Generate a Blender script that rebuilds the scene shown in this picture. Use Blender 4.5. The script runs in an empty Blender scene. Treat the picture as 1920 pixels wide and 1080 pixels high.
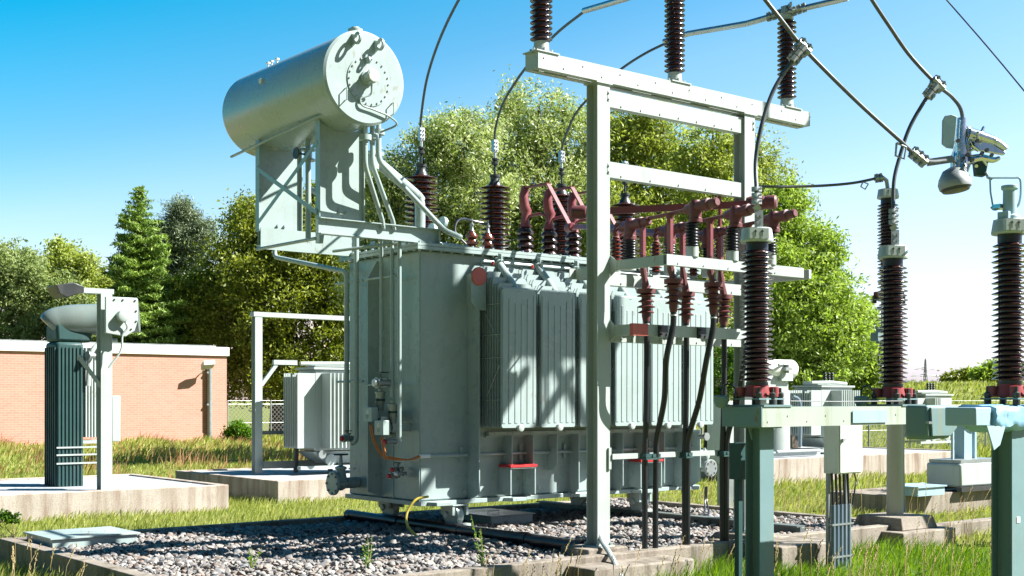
import bpy, bmesh, math, random
import numpy as np
from mathutils import Vector, Matrix
R = math.radians
random.seed(7)
# ------------------------------------------------------------------ camera, sky, sun, exposure
SC = bpy.context.scene
F, HOR, CAMZ = 2370.0, 750.0, 1.75            # focal length and horizon in photo pixels, eye height
cam_d = bpy.data.cameras.new('camera'); cam = bpy.data.objects.new('camera', cam_d)
SC.collection.objects.link(cam); SC.camera = cam
cam.location = (0, 0, CAMZ); cam.rotation_euler = (R(90), 0, 0)
cam_d.sensor_width = 36; cam_d.lens = 36*F/1920; cam_d.shift_y = (HOR-540)/1920
cam_d.clip_start = .1; cam_d.clip_end = 3000
SUN_EL, SUN_AZ = R(42.5), R(91.2)              # azimuth clockwise from +Y
world = bpy.data.worlds.new('World'); SC.world = world; world.use_nodes = True
wn = world.node_tree.nodes; wl = world.node_tree.links
bg = wn['Background']; sky = wn.new('ShaderNodeTexSky'); sky.sky_type = 'NISHITA'
sky.sun_disc = False; sky.sun_elevation = SUN_EL; sky.sun_rotation = SUN_AZ
sky.air_density = 1.0; sky.dust_density = 1.2; sky.ozone_density = 2.2
# clear deep cyan overhead, hazy white low down towards the sun's side
hs = wn.new('ShaderNodeHueSaturation'); hs.inputs['Saturation'].default_value = 1.35; hs.inputs['Hue'].default_value = .478
tcw = wn.new('ShaderNodeTexCoord'); spw = wn.new('ShaderNodeSeparateXYZ'); wl.new(tcw.outputs['Generated'], spw.inputs[0])
m1 = wn.new('ShaderNodeMath'); m1.operation = 'MULTIPLY_ADD'; wl.new(spw.outputs['X'], m1.inputs[0]); m1.inputs[1].default_value = .42; m1.inputs[2].default_value = .80
m2 = wn.new('ShaderNodeMath'); m2.operation = 'MULTIPLY_ADD'; wl.new(spw.outputs['Z'], m2.inputs[0]); m2.inputs[1].default_value = -1.65; wl.new(m1.outputs[0], m2.inputs[2])
wr = wn.new('ShaderNodeValToRGB'); wl.new(m2.outputs[0], wr.inputs[0]); we = wr.color_ramp.elements
while len(we) < 6: we.new(.5)
for i_, (p_, c_) in enumerate([(0, (0, .40, .50)), (.19, (.04, .45, .50)), (.345, (.40, .47, .50)), (.43, (.66, .53, .52)), (.64, (.85, .58, .60)), (.95, (.55, .60, .90))]): we[i_].position = p_; we[i_].color = (*c_, 1)
wm = wn.new('ShaderNodeVectorMath'); wm.operation = 'MULTIPLY'; wx = wn.new('ShaderNodeVectorMath'); wx.operation = 'SCALE'; wx.inputs['Scale'].default_value = 3
wl.new(sky.outputs[0], hs.inputs['Color']); wl.new(hs.outputs[0], wm.inputs[0]); wl.new(wr.outputs[0], wm.inputs[1]); wl.new(wm.outputs[0], wx.inputs[0]); # sky dimmed behind the camera to weaken the fill on shaded faces
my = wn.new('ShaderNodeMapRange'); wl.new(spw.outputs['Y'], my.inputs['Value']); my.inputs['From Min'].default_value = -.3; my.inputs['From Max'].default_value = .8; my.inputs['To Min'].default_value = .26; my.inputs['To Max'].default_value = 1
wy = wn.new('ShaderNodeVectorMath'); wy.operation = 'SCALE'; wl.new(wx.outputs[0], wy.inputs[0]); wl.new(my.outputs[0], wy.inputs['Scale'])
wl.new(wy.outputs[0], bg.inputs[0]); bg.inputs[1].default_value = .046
sd = bpy.data.lights.new('sun', 'SUN'); sd.energy = 5.0; sd.angle = R(.35); sd.color = (1, .955, .89)
sun = bpy.data.objects.new('sun', sd); SC.collection.objects.link(sun)
sdir = Vector((math.sin(SUN_AZ)*math.cos(SUN_EL), math.cos(SUN_AZ)*math.cos(SUN_EL), math.sin(SUN_EL)))
sun.rotation_euler = sdir.to_track_quat('Z', 'Y').to_euler(); sun.location = (30, 0, 30)
SC.view_settings.view_transform = 'Standard'; SC.view_settings.look = 'None'
SC.view_settings.exposure = 1.68; SC.view_settings.gamma = 1; SC.view_settings.use_curve_mapping = False
SC.cycles.max_bounces = 6; SC.cycles.transparent_max_bounces = 8

# ------------------------------------------------------------------ the yard's own frame: u along the long side, v away, z up
CO, SI = .7786, .6276
TH = math.atan2(SI, CO)
OX, OY = -1.18, 16.2
def W(p): return Vector((OX+CO*p[0]-SI*p[1], OY+SI*p[0]+CO*p[1], p[2]))
def Sx(x, y, z=0.):
    dx, dy = x-OX, y-OY
    return Vector((CO*dx+SI*dy, -SI*dx+CO*dy, z))
def q(px, py, Y): return Sx((px-960)/F*Y, Y, CAMZ+(HOR-py)/F*Y)
def uat(px, v):
    k = (px-960)/F
    return (k*(OY+CO*v)-(OX-SI*v))/(CO-k*SI)
def vat(px, u):
    k = (px-960)/F
    return ((OX+CO*u)-k*(OY+SI*u))/(SI+k*CO)
def zat(py, u, v): return CAMZ+(HOR-py)/F*(OY+SI*u+CO*v)

# ------------------------------------------------------------------ materials
def new_mat(name):
    m = bpy.data.materials.new(name); m.use_nodes = True
    return m, m.node_tree.nodes, m.node_tree.links, m.node_tree.nodes['Principled BSDF']
def noise(n, l, scale, detail=4, rough=.6, coord='Object', stretch=None):
    tc = n.new('ShaderNodeTexCoord'); t = n.new('ShaderNodeTexNoise')
    t.inputs['Scale'].default_value = scale; t.inputs['Detail'].default_value = detail; t.inputs['Roughness'].default_value = rough
    if stretch:
        mp = n.new('ShaderNodeMapping'); mp.inputs['Scale'].default_value = stretch
        l.new(tc.outputs[coord], mp.inputs[0]); l.new(mp.outputs[0], t.inputs['Vector'])
    else: l.new(tc.outputs[coord], t.inputs['Vector'])
    return t
def ramp(n, l, src, stops):
    r = n.new('ShaderNodeValToRGB'); e = r.color_ramp.elements
    while len(e) < len(stops): e.new(.5)
    for i, (p, c) in enumerate(stops):
        e[i].position = p; e[i].color = (*c, 1) if len(c) == 3 else c
    l.new(src, r.inputs[0]); return r
def bumpy(n, l, b, src, strength, dist=.02):
    bp = n.new('ShaderNodeBump'); bp.inputs['Strength'].default_value = strength; bp.inputs['Distance'].default_value = dist
    l.new(src, bp.inputs['Height']); l.new(bp.outputs[0], b.inputs['Normal'])
def mixc(n, l, fac, a, b):
    m = n.new('ShaderNodeMix'); m.data_type = 'RGBA'
    if hasattr(fac, 'type'): l.new(fac, m.inputs[0])
    else: m.inputs[0].default_value = fac
    for s, v in ((6, a), (7, b)):
        if hasattr(v, 'type'): l.new(v, m.inputs[s])
        else: m.inputs[s].default_value = (*v, 1)
    return m.outputs[2]
MAT = {}
def paint(name, col, rough=.45, metal=0., dirt=.25, dirtcol=(.16, .15, .11), spec=.5, bump=.03):
    """painted or bare metal: slight mottling, vertical streaks of grime, uneven gloss"""
    m, n, l, b = new_mat(name)
    a = noise(n, l, 3.2, 6, .62); s = noise(n, l, 9, 4, .6, 'Object', (1, 1, .09)); f = noise(n, l, 55, 3, .7)
    c0 = ramp(n, l, a.outputs['Fac'], [(.3, tuple(x*.95 for x in col)), (.7, tuple(min(1, x*1.04) for x in col))])
    sr = ramp(n, l, s.outputs['Fac'], [(.52, (0, 0, 0)), (.78, (dirt, dirt, dirt))])
    c1 = mixc(n, l, sr.outputs[0], c0.outputs[0], dirtcol)
    fr = ramp(n, l, f.outputs['Fac'], [(.62, (0, 0, 0)), (.72, (dirt*.7, dirt*.7, dirt*.7))])
    c2 = mixc(n, l, fr.outputs[0], c1, dirtcol)
    if metal < .5 and col[1] > .2:             # sparse rust specks and runs
        g_ = noise(n, l, 21, 2, .5, 'Object', (1, 1, .45)); w_ = noise(n, l, 1.1, 3, .6)
        ad_ = n.new('ShaderNodeMath'); ad_.operation = 'MULTIPLY'; l.new(g_.outputs['Fac'], ad_.inputs[0]); l.new(w_.outputs['Fac'], ad_.inputs[1])
        rs = ramp(n, l, ad_.outputs[0], [(.385, (0, 0, 0)), (.43, (min(.75, dirt*1.6),)*3)]); c2 = mixc(n, l, rs.outputs[0], c2, (.17, .085, .04))
    l.new(c2, b.inputs['Base Color']); b.inputs['Metallic'].default_value = metal
    rr = ramp(n, l, a.outputs['Fac'], [(.3, (rough*.8,)*3), (.7, (min(1, rough*1.25),)*3)])
    l.new(rr.outputs[0], b.inputs['Roughness']); b.inputs['Specular IOR Level'].default_value = spec
    bumpy(n, l, b, a.outputs['Fac'], bump*4, .01)
    MAT[name] = m; return m
paint('green_grey_paint', (.305, .385, .38), .28, dirt=.2, dirtcol=(.15, .13, .09))
paint('weathered_green_paint', (.12, .21, .225), .55, dirt=.75, dirtcol=(.20, .20, .12))
paint('pale_grey_paint', (.37, .425, .41), .4)
paint('dark_teal_paint', (.028, .07, .07), .5, dirt=.2, spec=.2)
paint('drum_paint', (.15, .19, .18), .25, dirt=.3)
paint('white_paint', (.74, .76, .75), .4, dirt=.12)
paint('blue_grey_paint', (.27, .40, .47), .5, dirt=.4)
paint('blue_tarp', (.20, .40, .60), .45, dirt=.35, dirtcol=(.35, .45, .5), bump=.5)
paint('porcelain', (.055, .018, .013), .12, dirt=.2, dirtcol=(.05, .03, .025), spec=.7)
paint('dark_porcelain', (.038, .016, .016), .16, dirt=.3, dirtcol=(.07, .05, .045), spec=.7)
paint('red_porcelain', (.13, .03, .017), .16, dirt=.2, spec=.7)
paint('black_rubber', (.012, .014, .019), .35, dirt=.12, dirtcol=(.05, .05, .05))
paint('weathered_beam_paint', (.33, .385, .335), .5, dirt=.65, dirtcol=(.20, .20, .11))
paint('crumpled_metal', (.66, .70, .74), .2, .9, dirt=.6, dirtcol=(.06, .07, .08), bump=.35)
paint('shroud', (.19, .042, .05), .42, dirt=.4, dirtcol=(.20, .09, .08))
paint('brown_shroud', (.125, .033, .037), .5, dirt=.5, dirtcol=(.16, .10, .07))
paint('red_paint', (.50, .03, .035), .4)
paint('pink_red_paint', (.55, .11, .09), .5, dirt=.3, dirtcol=(.45, .22, .18))
paint('flange_red', (.24, .03, .035), .5, dirt=.5)
paint('aluminium', (.52, .54, .55), .38, 1., dirt=.35, dirtcol=(.25, .25, .25))
paint('zinc', (.30, .33, .33), .45, .6, dirt=.4)
paint('conductor_grey', (.085, .095, .10), .4, .5, dirt=.3)
paint('chrome', (.72, .75, .78), .18, 1., dirt=.4, dirtcol=(.12, .11, .10))
paint('dark_steel', (.045, .05, .052), .4, .4)
paint('orange_cable', (.56, .19, .05), .45)
paint('yellow_hose', (.62, .48, .07), .45)
paint('blue_conduit', (.12, .17, .22), .4, dirt=.5, dirtcol=(.3, .32, .32))
paint('rail_steel', (.12, .145, .14), .5, .2, dirt=.5)
paint('cream_concrete', (.44, .43, .34), .8, dirt=.6, dirtcol=(.22, .22, .14), spec=.2)
paint('brown_bulb', (.11, .07, .05), .3)
paint('roof_white', (.66, .66, .64), .6, dirt=.3, dirtcol=(.35, .33, .3))
def concrete(name, c1, c2, stain):
    m, n, l, b = new_mat(name)
    a = noise(n, l, 1.6, 8, .7); s = noise(n, l, 2.6, 6, .7, 'Object', (1.2, 1.2, .12)); f = noise(n, l, 40, 5, .75)
    c = ramp(n, l, a.outputs['Fac'], [(.32, c1), (.68, c2)])
    sr = ramp(n, l, s.outputs['Fac'], [(.46, (0, 0, 0)), (.64, (.85,)*3)])
    k = mixc(n, l, sr.outputs[0], c.outputs[0], stain)
    fr = ramp(n, l, f.outputs['Fac'], [(.38, (.45,)*3), (.5, (0, 0, 0))])
    k = mixc(n, l, fr.outputs[0], k, stain)
    l.new(k, b.inputs['Base Color']); b.inputs['Roughness'].default_value = .9; b.inputs['Specular IOR Level'].default_value = .2
    bumpy(n, l, b, f.outputs['Fac'], .5, .012); MAT[name] = m
concrete('concrete', (.21, .185, .155), (.32, .285, .24), (.10, .085, .065))
concrete('pale_concrete', (.33, .30, .26), (.44, .40, .36), (.19, .13, .095))
concrete('pad_surface', (.30, .33, .36), (.42, .44, .45), (.22, .24, .26))
def brick():
    m, n, l, b = new_mat('brick')
    tc = n.new('ShaderNodeTexCoord'); mp = n.new('ShaderNodeMapping'); mp.inputs['Rotation'].default_value = (R(90), 0, 0)
    l.new(tc.outputs['Object'], mp.inputs[0])
    t = n.new('ShaderNodeTexBrick'); t.inputs['Scale'].default_value = 1.; t.inputs['Brick Width'].default_value = .30
    t.inputs['Row Height'].default_value = .1; t.inputs['Mortar Size'].default_value = .011; t.inputs['Bias'].default_value = -.2
    t.inputs['Color1'].default_value = (.47, .235, .175, 1); t.inputs['Color2'].default_value = (.40, .18, .13, 1); t.inputs['Mortar'].default_value = (.46, .34, .28, 1)
    l.new(mp.outputs[0], t.inputs['Vector'])
    a = noise(n, l, .35, 5, .6); r = ramp(n, l, a.outputs['Fac'], [(.35, (.48, .25, .19)), (.65, (.42, .20, .15))])
    l.new(mixc(n, l, .35, t.outputs['Color'], r.outputs[0]), b.inputs['Base Color']); b.inputs['Roughness'].default_value = .9
    bumpy(n, l, b, t.outputs['Fac'], -.4, .02); MAT['brick'] = m
brick()
def leafmat(name, cols, trans=.35, rough=.5, spec=.3):
    m, n, l, b = new_mat(name)
    g = n.new('ShaderNodeNewGeometry'); a = noise(n, l, .55, 3, .6)
    ad = n.new('ShaderNodeMath'); ad.operation = 'MULTIPLY_ADD'; l.new(g.outputs['Random Per Island'], ad.inputs[0]); ad.inputs[1].default_value = .55
    sb = n.new('ShaderNodeMath'); sb.operation = 'MULTIPLY'; l.new(a.outputs['Fac'], sb.inputs[0]); sb.inputs[1].default_value = .45
    l.new(sb.outputs[0], ad.inputs[2])
    st = [(i/(len(cols)-1)*.8+.1, c) for i, c in enumerate(cols)]
    c = ramp(n, l, ad.outputs[0], st)
    l.new(c.outputs[0], b.inputs['Base Color']); b.inputs['Roughness'].default_value = rough; b.inputs['Specular IOR Level'].default_value = spec
    tr = n.new('ShaderNodeBsdfTranslucent')
    hv = n.new('ShaderNodeHueSaturation'); hv.inputs['Saturation'].default_value = 1.15; hv.inputs['Value'].default_value = 1.6
    l.new(c.outputs[0], hv.inputs['Color']); l.new(hv.outputs[0], tr.inputs[0])
    mx = n.new('ShaderNodeMixShader'); mx.inputs[0].default_value = trans
    l.new(b.outputs[0], mx.inputs[1]); l.new(tr.outputs[0], mx.inputs[2]); l.new(mx.outputs[0], n['Material Output'].inputs[0]); MAT[name] = m
leafmat('leaf_willow', [(.11, .16, .035), (.22, .29, .07), (.36, .41, .17), (.56, .60, .42)], .35, .38, .5)
leafmat('leaf_olive', [(.16, .20, .04), (.28, .34, .07), (.44, .48, .15)], .35)
leafmat('leaf_ash', [(.12, .18, .03), (.22, .31, .06), (.38, .46, .14)], .42)
leafmat('leaf_oak', [(.06, .09, .013), (.17, .21, .03), (.36, .39, .07)], .32)
leafmat('leaf_fir', [(.06, .12, .03), (.18, .28, .05), (.34, .45, .09)], .2)
leafmat('leaf_pine', [(.08, .12, .06), (.17, .22, .12), (.27, .32, .20)], .15)
leafmat('leaf_bush', [(.12, .17, .05), (.21, .27, .09), (.34, .39, .17)], .3)
leafmat('leaf_fresh', [(.06, .13, .015), (.10, .20, .025), (.16, .27, .04)], .4)
leafmat('grass_blade', [(.15, .20, .04), (.25, .30, .065), (.37, .39, .11), (.48, .44, .20)], .35, .6)
leafmat('fresh_grass', [(.08, .15, .018), (.15, .25, .03), (.26, .36, .07)], .4, .5)
leafmat('seed_head', [(.30, .24, .10), (.42, .34, .17), (.48, .40, .24)], .3, .7)
leafmat('red_grass', [(.33, .22, .10), (.38, .20, .11), (.30, .25, .10)], .3, .7)
def bark():
    m, n, l, b = new_mat('bark'); a = noise(n, l, 6, 6, .7, 'Object', (1, 1, .3))
    c = ramp(n, l, a.outputs['Fac'], [(.35, (.05, .038, .026)), (.65, (.15, .125, .095))]); l.new(c.outputs[0], b.inputs['Base Color'])
    b.inputs['Roughness'].default_value = .9; bumpy(n, l, b, a.outputs['Fac'], .8, .05); MAT['bark'] = m
bark()
def ground_mat():
    m, n, l, b = new_mat('meadow'); a = noise(n, l, .22, 6, .65); f = noise(n, l, 6, 6, .75); h = noise(n, l, 1.1, 5, .7)
    c = ramp(n, l, a.outputs['Fac'], [(.3, (.12, .16, .032)), (.5, (.17, .20, .05)), (.7, (.22, .21, .085))])
    d = ramp(n, l, f.outputs['Fac'], [(.35, (.08, .10, .025)), (.65, (.22, .23, .08))])
    e = ramp(n, l, h.outputs['Fac'], [(.6, (0, 0, 0)), (.75, (.25,)*3)])
    k = mixc(n, l, .45, c.outputs[0], d.outputs[0]); k = mixc(n, l, e.outputs[0], k, (.30, .20, .12))
    l.new(k, b.inputs['Base Color']); b.inputs['Roughness'].default_value = .95; b.inputs['Specular IOR Level'].default_value = .1
    bumpy(n, l, b, f.outputs['Fac'], .9, .06); MAT['meadow'] = m
ground_mat()
def soil():
    m, n, l, b = new_mat('soil'); f = noise(n, l, 14, 6, .75)
    c = ramp(n, l, f.outputs['Fac'], [(.35, (.035, .03, .027)), (.65, (.16, .14, .12))]); l.new(c.outputs[0], b.inputs['Base Color'])
    b.inputs['Roughness'].default_value = .95; bumpy(n, l, b, f.outputs['Fac'], 1, .04); MAT['soil'] = m
soil()
def stone():
    m, n, l, b = new_mat('stone'); g = n.new('ShaderNodeNewGeometry'); f = noise(n, l, 30, 4, .7)
    c = ramp(n, l, g.outputs['Random Per Island'], [(0, (.12, .12, .125)), (.3, (.23, .22, .21)), (.55, (.29, .265, .24)), (.75, (.19, .14, .11)), (.85, (.38, .36, .34)), (1, (.16, .165, .175))])
    d = ramp(n, l, f.outputs['Fac'], [(.3, (.75,)*3), (.7, (1.1,)*3)])
    mm = n.new('ShaderNodeMix'); mm.data_type = 'RGBA'; mm.blend_type = 'MULTIPLY'; mm.inputs[0].default_value = 1
    l.new(c.outputs[0], mm.inputs[6]); l.new(d.outputs[0], mm.inputs[7]); l.new(mm.outputs[2], b.inputs['Base Color'])
    b.inputs['Roughness'].default_value = .8; MAT['stone'] = m
stone()
def lens():
    m, n, l, b = new_mat('gauge_lens'); b.inputs['Base Color'].default_value = (.8, .84, .86, 1); b.inputs['Roughness'].default_value = .08
    b.inputs['Coat Weight'].default_value = 1; MAT['gauge_lens'] = m
lens()
def wire_mesh_mat():
    """chain link: diamonds cut out of a sheet by their real pattern"""
    m, n, l, b = new_mat('chain_link'); b.inputs['Base Color'].default_value = (.16, .17, .17, 1); b.inputs['Metallic'].default_value = .5; b.inputs['Roughness'].default_value = .5
    tc = n.new('ShaderNodeTexCoord'); sp = n.new('ShaderNodeSeparateXYZ'); l.new(tc.outputs['Object'], sp.inputs[0])
    outs = []
    for sg in (1, -1):
        a = n.new('ShaderNodeMath'); a.operation = 'MULTIPLY_ADD'; l.new(sp.outputs['Z'], a.inputs[0]); a.inputs[1].default_value = sg; l.new(sp.outputs['X'], a.inputs[2])
        s = n.new('ShaderNodeMath'); s.operation = 'MULTIPLY'; l.new(a.outputs[0], s.inputs[0]); s.inputs[1].default_value = 4.6
        f = n.new('ShaderNodeMath'); f.operation = 'FRACT'; l.new(s.outputs[0], f.inputs[0])
        g = n.new('ShaderNodeMath'); g.operation = 'LESS_THAN'; l.new(f.outputs[0], g.inputs[0]); g.inputs[1].default_value = .13; outs.append(g)
    mx = n.new('ShaderNodeMath'); mx.operation = 'MAXIMUM'; l.new(outs[0].outputs[0], mx.inputs[0]); l.new(outs[1].outputs[0], mx.inputs[1])
    l.new(mx.outputs[0], b.inputs['Alpha']); MAT['chain_link'] = m
wire_mesh_mat()

# ------------------------------------------------------------------ mesh building
def basis(d):
    d = Vector(d).normalized(); a = Vector((0, 0, 1)) if abs(d.z) < .95 else Vector((1, 0, 0))
    x = d.cross(a).normalized(); return x, x.cross(d).normalized(), d
class M:
    def __init__(s): s.v = []; s.f = []
    def add(s, vs, fs):
        o = len(s.v); s.v += [tuple(x) for x in vs]; s.f += [tuple(i+o for i in f) for f in fs]; return s
    def box(s, a, b):
        (x0, y0, z0), (x1, y1, z1) = [tuple(min(a[i], b[i]) for i in range(3)), tuple(max(a[i], b[i]) for i in range(3))]
        return s.add([(x0, y0, z0), (x1, y0, z0), (x1, y1, z0), (x0, y1, z0), (x0, y0, z1), (x1, y0, z1), (x1, y1, z1), (x0, y1, z1)],
                     [(0, 3, 2, 1), (4, 5, 6, 7), (0, 1, 5, 4), (1, 2, 6, 5), (2, 3, 7, 6), (3, 0, 4, 7)])
    def cb(s, c, d): return s.box([c[i]-d[i]/2 for i in range(3)], [c[i]+d[i]/2 for i in range(3)])
    def prism(s, pts, vec):
        n = len(pts); vec = Vector(vec); a = [Vector(p) for p in pts]
        nrm = sum(((a[i]-a[0]).cross(a[(i+1) % n]-a[0]) for i in range(1, n)), Vector())
        if nrm.dot(vec) > 0: a.reverse()
        b = [p+vec for p in a]
        return s.add(a+b, [tuple(range(n)), tuple(range(2*n-1, n-1, -1))]+[(i, i+n, (i+1) % n+n, (i+1) % n) for i in range(n)])
    def rings(s, rings, n, cap=True):
        o = len(s.v)
        for r in rings: s.v += [tuple(p) for p in r]
        for k in range(len(rings)-1):
            for i in range(n):
                j = (i+1) % n; s.f.append((o+k*n+i, o+k*n+j, o+(k+1)*n+j, o+(k+1)*n+i))
        if cap: s.f.append(tuple(o+i for i in range(n-1, -1, -1))); s.f.append(tuple(o+(len(rings)-1)*n+i for i in range(n)))
        return s
    def tube(s, pts, r, n=10, smooth=0):
        pts = [Vector(p) for p in pts]
        if smooth: pts = spline(pts, smooth)
        rs = r if isinstance(r, (list, tuple)) else [r]*len(pts)
        if len(rs) != len(pts): rs = [rs[0]+(rs[-1]-rs[0])*i/(len(pts)-1) for i in range(len(pts))]
        x = None; out = []
        for i, p in enumerate(pts):
            d = (pts[min(i+1, len(pts)-1)]-pts[max(i-1, 0)]).normalized()
            if x is None: x, y, _ = basis(d)
            else:
                x = (x-d*x.dot(d)).normalized(); y = d.cross(x)*-1
            y = x.cross(d)
            out.append([p+rs[i]*(x*math.cos(2*PI*k/n)-y*math.sin(2*PI*k/n)) for k in range(n)])
        return s.rings(out, n)
    def lathe(s, prof, o, axis=(0, 0, 1), n=24):
        x, y, d = basis(axis); o = Vector(o)
        # y = x cross d -> ring order so that normals face out
        return s.rings([[o+d*h+max(r, 1e-4)*(x*math.cos(2*PI*k/n)-y*math.sin(2*PI*k/n)) for k in range(n)] for r, h in prof], n)
    def ring(s, prof, o, axis, n=20):
        x, y, d = basis(axis); o = Vector(o); k0 = len(s.v); m_ = len(prof)
        for r, h in prof: s.v += [tuple(o+d*h+r*(x*math.cos(2*PI*k/n)-y*math.sin(2*PI*k/n))) for k in range(n)]
        for j in range(m_):
            for i in range(n): a, b = k0+j*n, k0+((j+1) % m_)*n; s.f.append((a+i, a+(i+1) % n, b+(i+1) % n, b+i))
        return s
    def cyl(s, a, b, r, n=20):
        a = Vector(a); b = Vector(b); return s.lathe([(r, 0), (r, (b-a).length)], a, b-a, n)
    def plate(s, a, b, w, t, side):
        """flat bar from a to b, width w along side, thickness t"""
        a = Vector(a); b = Vector(b); d = (b-a).normalized(); sd_ = Vector(side); sd_ = (sd_-d*sd_.dot(d)).normalized(); nn = d.cross(sd_)
        pts = [a+sd_*w/2+nn*t/2, a-sd_*w/2+nn*t/2, a-sd_*w/2-nn*t/2, a+sd_*w/2-nn*t/2]
        return s.prism(pts, b-a)
    def hbeam(s, a, b, w, h, side, tf=.012, tw=.009):
        """H section a->b, flanges of width w along side, overall depth h across them"""
        a = Vector(a); b = Vector(b); d = (b-a).normalized(); sd_ = Vector(side); sd_ = (sd_-d*sd_.dot(d)).normalized(); nn = d.cross(sd_)
        P = [(-w/2, -h/2), (w/2, -h/2), (w/2, -h/2+tf), (tw/2, -h/2+tf), (tw/2, h/2-tf), (w/2, h/2-tf), (w/2, h/2), (-w/2, h/2), (-w/2, h/2-tf), (-tw/2, h/2-tf), (-tw/2, -h/2+tf), (-w/2, -h/2+tf)]
        return s.prism([a+sd_*x+nn*y for x, y in P], b-a)
    def channel(s, a, b, w, h, side, open_dir, t=.01):
        """C section: web of height h along side, flanges of length w towards open_dir"""
        a = Vector(a); b = Vector(b); sd_ = Vector(side).normalized(); nn = Vector(open_dir).normalized()
        P = [(-h/2, 0), (h/2, 0), (h/2, w), (h/2-t, w), (h/2-t, t), (-h/2+t, t), (-h/2+t, w), (-h/2, w)]
        return s.prism([a+sd_*x+nn*y for x, y in P], b-a)
    def bolts(s, pts, axis, r=.012, h=.014):
        for p in pts: s.lathe([(r, 0), (r, h)], p, axis, 6)
        return s
PI = math.pi
def spline(pts, k):
    out = []; P = [pts[0]*2-pts[1]]+list(pts)+[pts[-1]*2-pts[-2]]
    for i in range(1, len(P)-2):
        a, b, c, d = P[i-1:i+3]
        for j in range(k):
            t = j/k; out.append(.5*((2*b)+(c-a)*t+(2*a-5*b+4*c-d)*t*t+(3*b-a-3*c+d)*t**3))
    out.append(Vector(pts[-1])); return out
def lerp(a, b, t): return Vector(a)*(1-t)+Vector(b)*t
def mesh_from(name, m, mat, origin=(0, 0, 0), ang=35):
    me = bpy.data.meshes.new(name); o = Vector(origin)
    me.from_pydata([(p[0]-o.x, p[1]-o.y, p[2]-o.z) for p in m.v], [], m.f); me.update()
    bm = bmesh.new(); bm.from_mesh(me); bmesh.ops.recalc_face_normals(bm, faces=bm.faces); bm.to_mesh(me); bm.free()
    me.polygons.foreach_set('use_smooth', [True]*len(me.polygons)); me.set_sharp_from_angle(angle=R(ang))
    me.materials.append(MAT[mat] if isinstance(mat, str) else mat); return me
def tag(o, label=None, cat=None, group=None, kind=None):
    for k, x in (('label', label), ('category', cat), ('group', group), ('kind', kind)):
        if x: o[k] = x
    return o
ORIG = {}
def thing(name, label, cat, o=(0, 0, 0), group=None):
    e = bpy.data.objects.new(name, None); SC.collection.objects.link(e); e.location = W(o); e.rotation_euler = (0, 0, TH)
    e.empty_display_size = .2; ORIG[e.name] = Vector(o); return tag(e, label, cat, group)
def root_origin(o):
    while o.parent: o = o.parent
    return ORIG[o.name]
def part(name, m, mat, parent, label=None, bev=0, ang=35):
    o = bpy.data.objects.new(name, mesh_from(name, m, mat, root_origin(parent), ang)); SC.collection.objects.link(o); o.parent = parent
    if label: o['label'] = label
    if bev: bevel(o, bev)
    return o
def bevel(o, w):
    b = o.modifiers.new('bevel', 'BEVEL'); b.width = w; b.segments = 2; b.limit_method = 'ANGLE'; b.angle_limit = R(50)
def single(name, m, mat, label=None, cat=None, o=(0, 0, 0), group=None, kind=None, bev=0, ang=35):
    """a thing that is one mesh; coordinates in the yard's frame"""
    ob = bpy.data.objects.new(name, mesh_from(name, m, mat, o, ang)); SC.collection.objects.link(ob)
    ob.location = W(o); ob.rotation_euler = (0, 0, TH); ORIG[ob.name] = Vector(o)
    if bev: bevel(ob, bev)
    return tag(ob, label, cat, group, kind)
def copy_thing(root, o, label, group=None, dz=0):
    def rec(x, par):
        c = x.copy(); SC.collection.objects.link(c); c.parent = par
        for ch in [y for y in SC.collection.objects if y.parent == x]: rec(ch, c)
        return c
    c = rec(root, None); c.location = W(o); ORIG[c.name] = Vector(o); c['label'] = label
    if group: c['group'] = group
    return c
def skirts(m, o, z0, z1, core, rad, n, seg=22, alt=None, droop=.35, axis=(0, 0, 1)):
    """ribbed insulator body: n sheds between heights z0 and z1 above o"""
    p = (z1-z0)/n; prof = [(core, z0)]
    for k in range(n):
        b = z0+k*p; r = rad if not alt or k % 2 == 0 else alt
        prof += [(core, b+p*.30), (r*.96, b+p*(.45-droop*.6)), (r, b+p*(.5-droop*.5)), (r*.985, b+p*.58-p*droop*.4), (core*1.06, b+p*.86), (core, b+p*.93)]
    prof.append((core, z1)); return m.lathe(prof, o, axis, seg)
# ------------------------------------------------------------------ ground, gravel pit, foundations
GZ = -.25
def sstep(t): t = max(0., min(1., t)); return t*t*(3-2*t)
def bank_h(x, y): return 2.95*sstep((y-60)/24)*sstep((x-2)/9)
def gh(x, y): return GZ+bank_h(x, y)+(.03*math.sin(x*.9+y*.4)+.02*math.sin(y*1.3-x*.5) if y > 23 else 0)
def ground():
    xs = sorted(set([-900, -400, -200, -120]+list(range(-80, 82, 2))+[120, 200, 400, 900]))
    ys = sorted(set([-60, -20]+list(range(0, 110, 2))+[130, 170, 240, 400, 700, 1200, 2200]))
    m = M(); m.add([(x, y, gh(x, y)) for y in ys for x in xs], [(j*len(xs)+i, j*len(xs)+i+1, (j+1)*len(xs)+i+1, (j+1)*len(xs)+i) for j in range(len(ys)-1) for i in range(len(xs)-1)])
    me = bpy.data.meshes.new('ground'); me.from_pydata(m.v, [], m.f); me.materials.append(MAT['meadow'])
    me.polygons.foreach_set('use_smooth', [True]*len(me.polygons))
    o = bpy.data.objects.new('ground', me); SC.collection.objects.link(o); o['kind'] = 'structure'
ground()
U0, U1, V0, V1 = -4.3, 5.75, -3.15, 2.35
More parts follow.
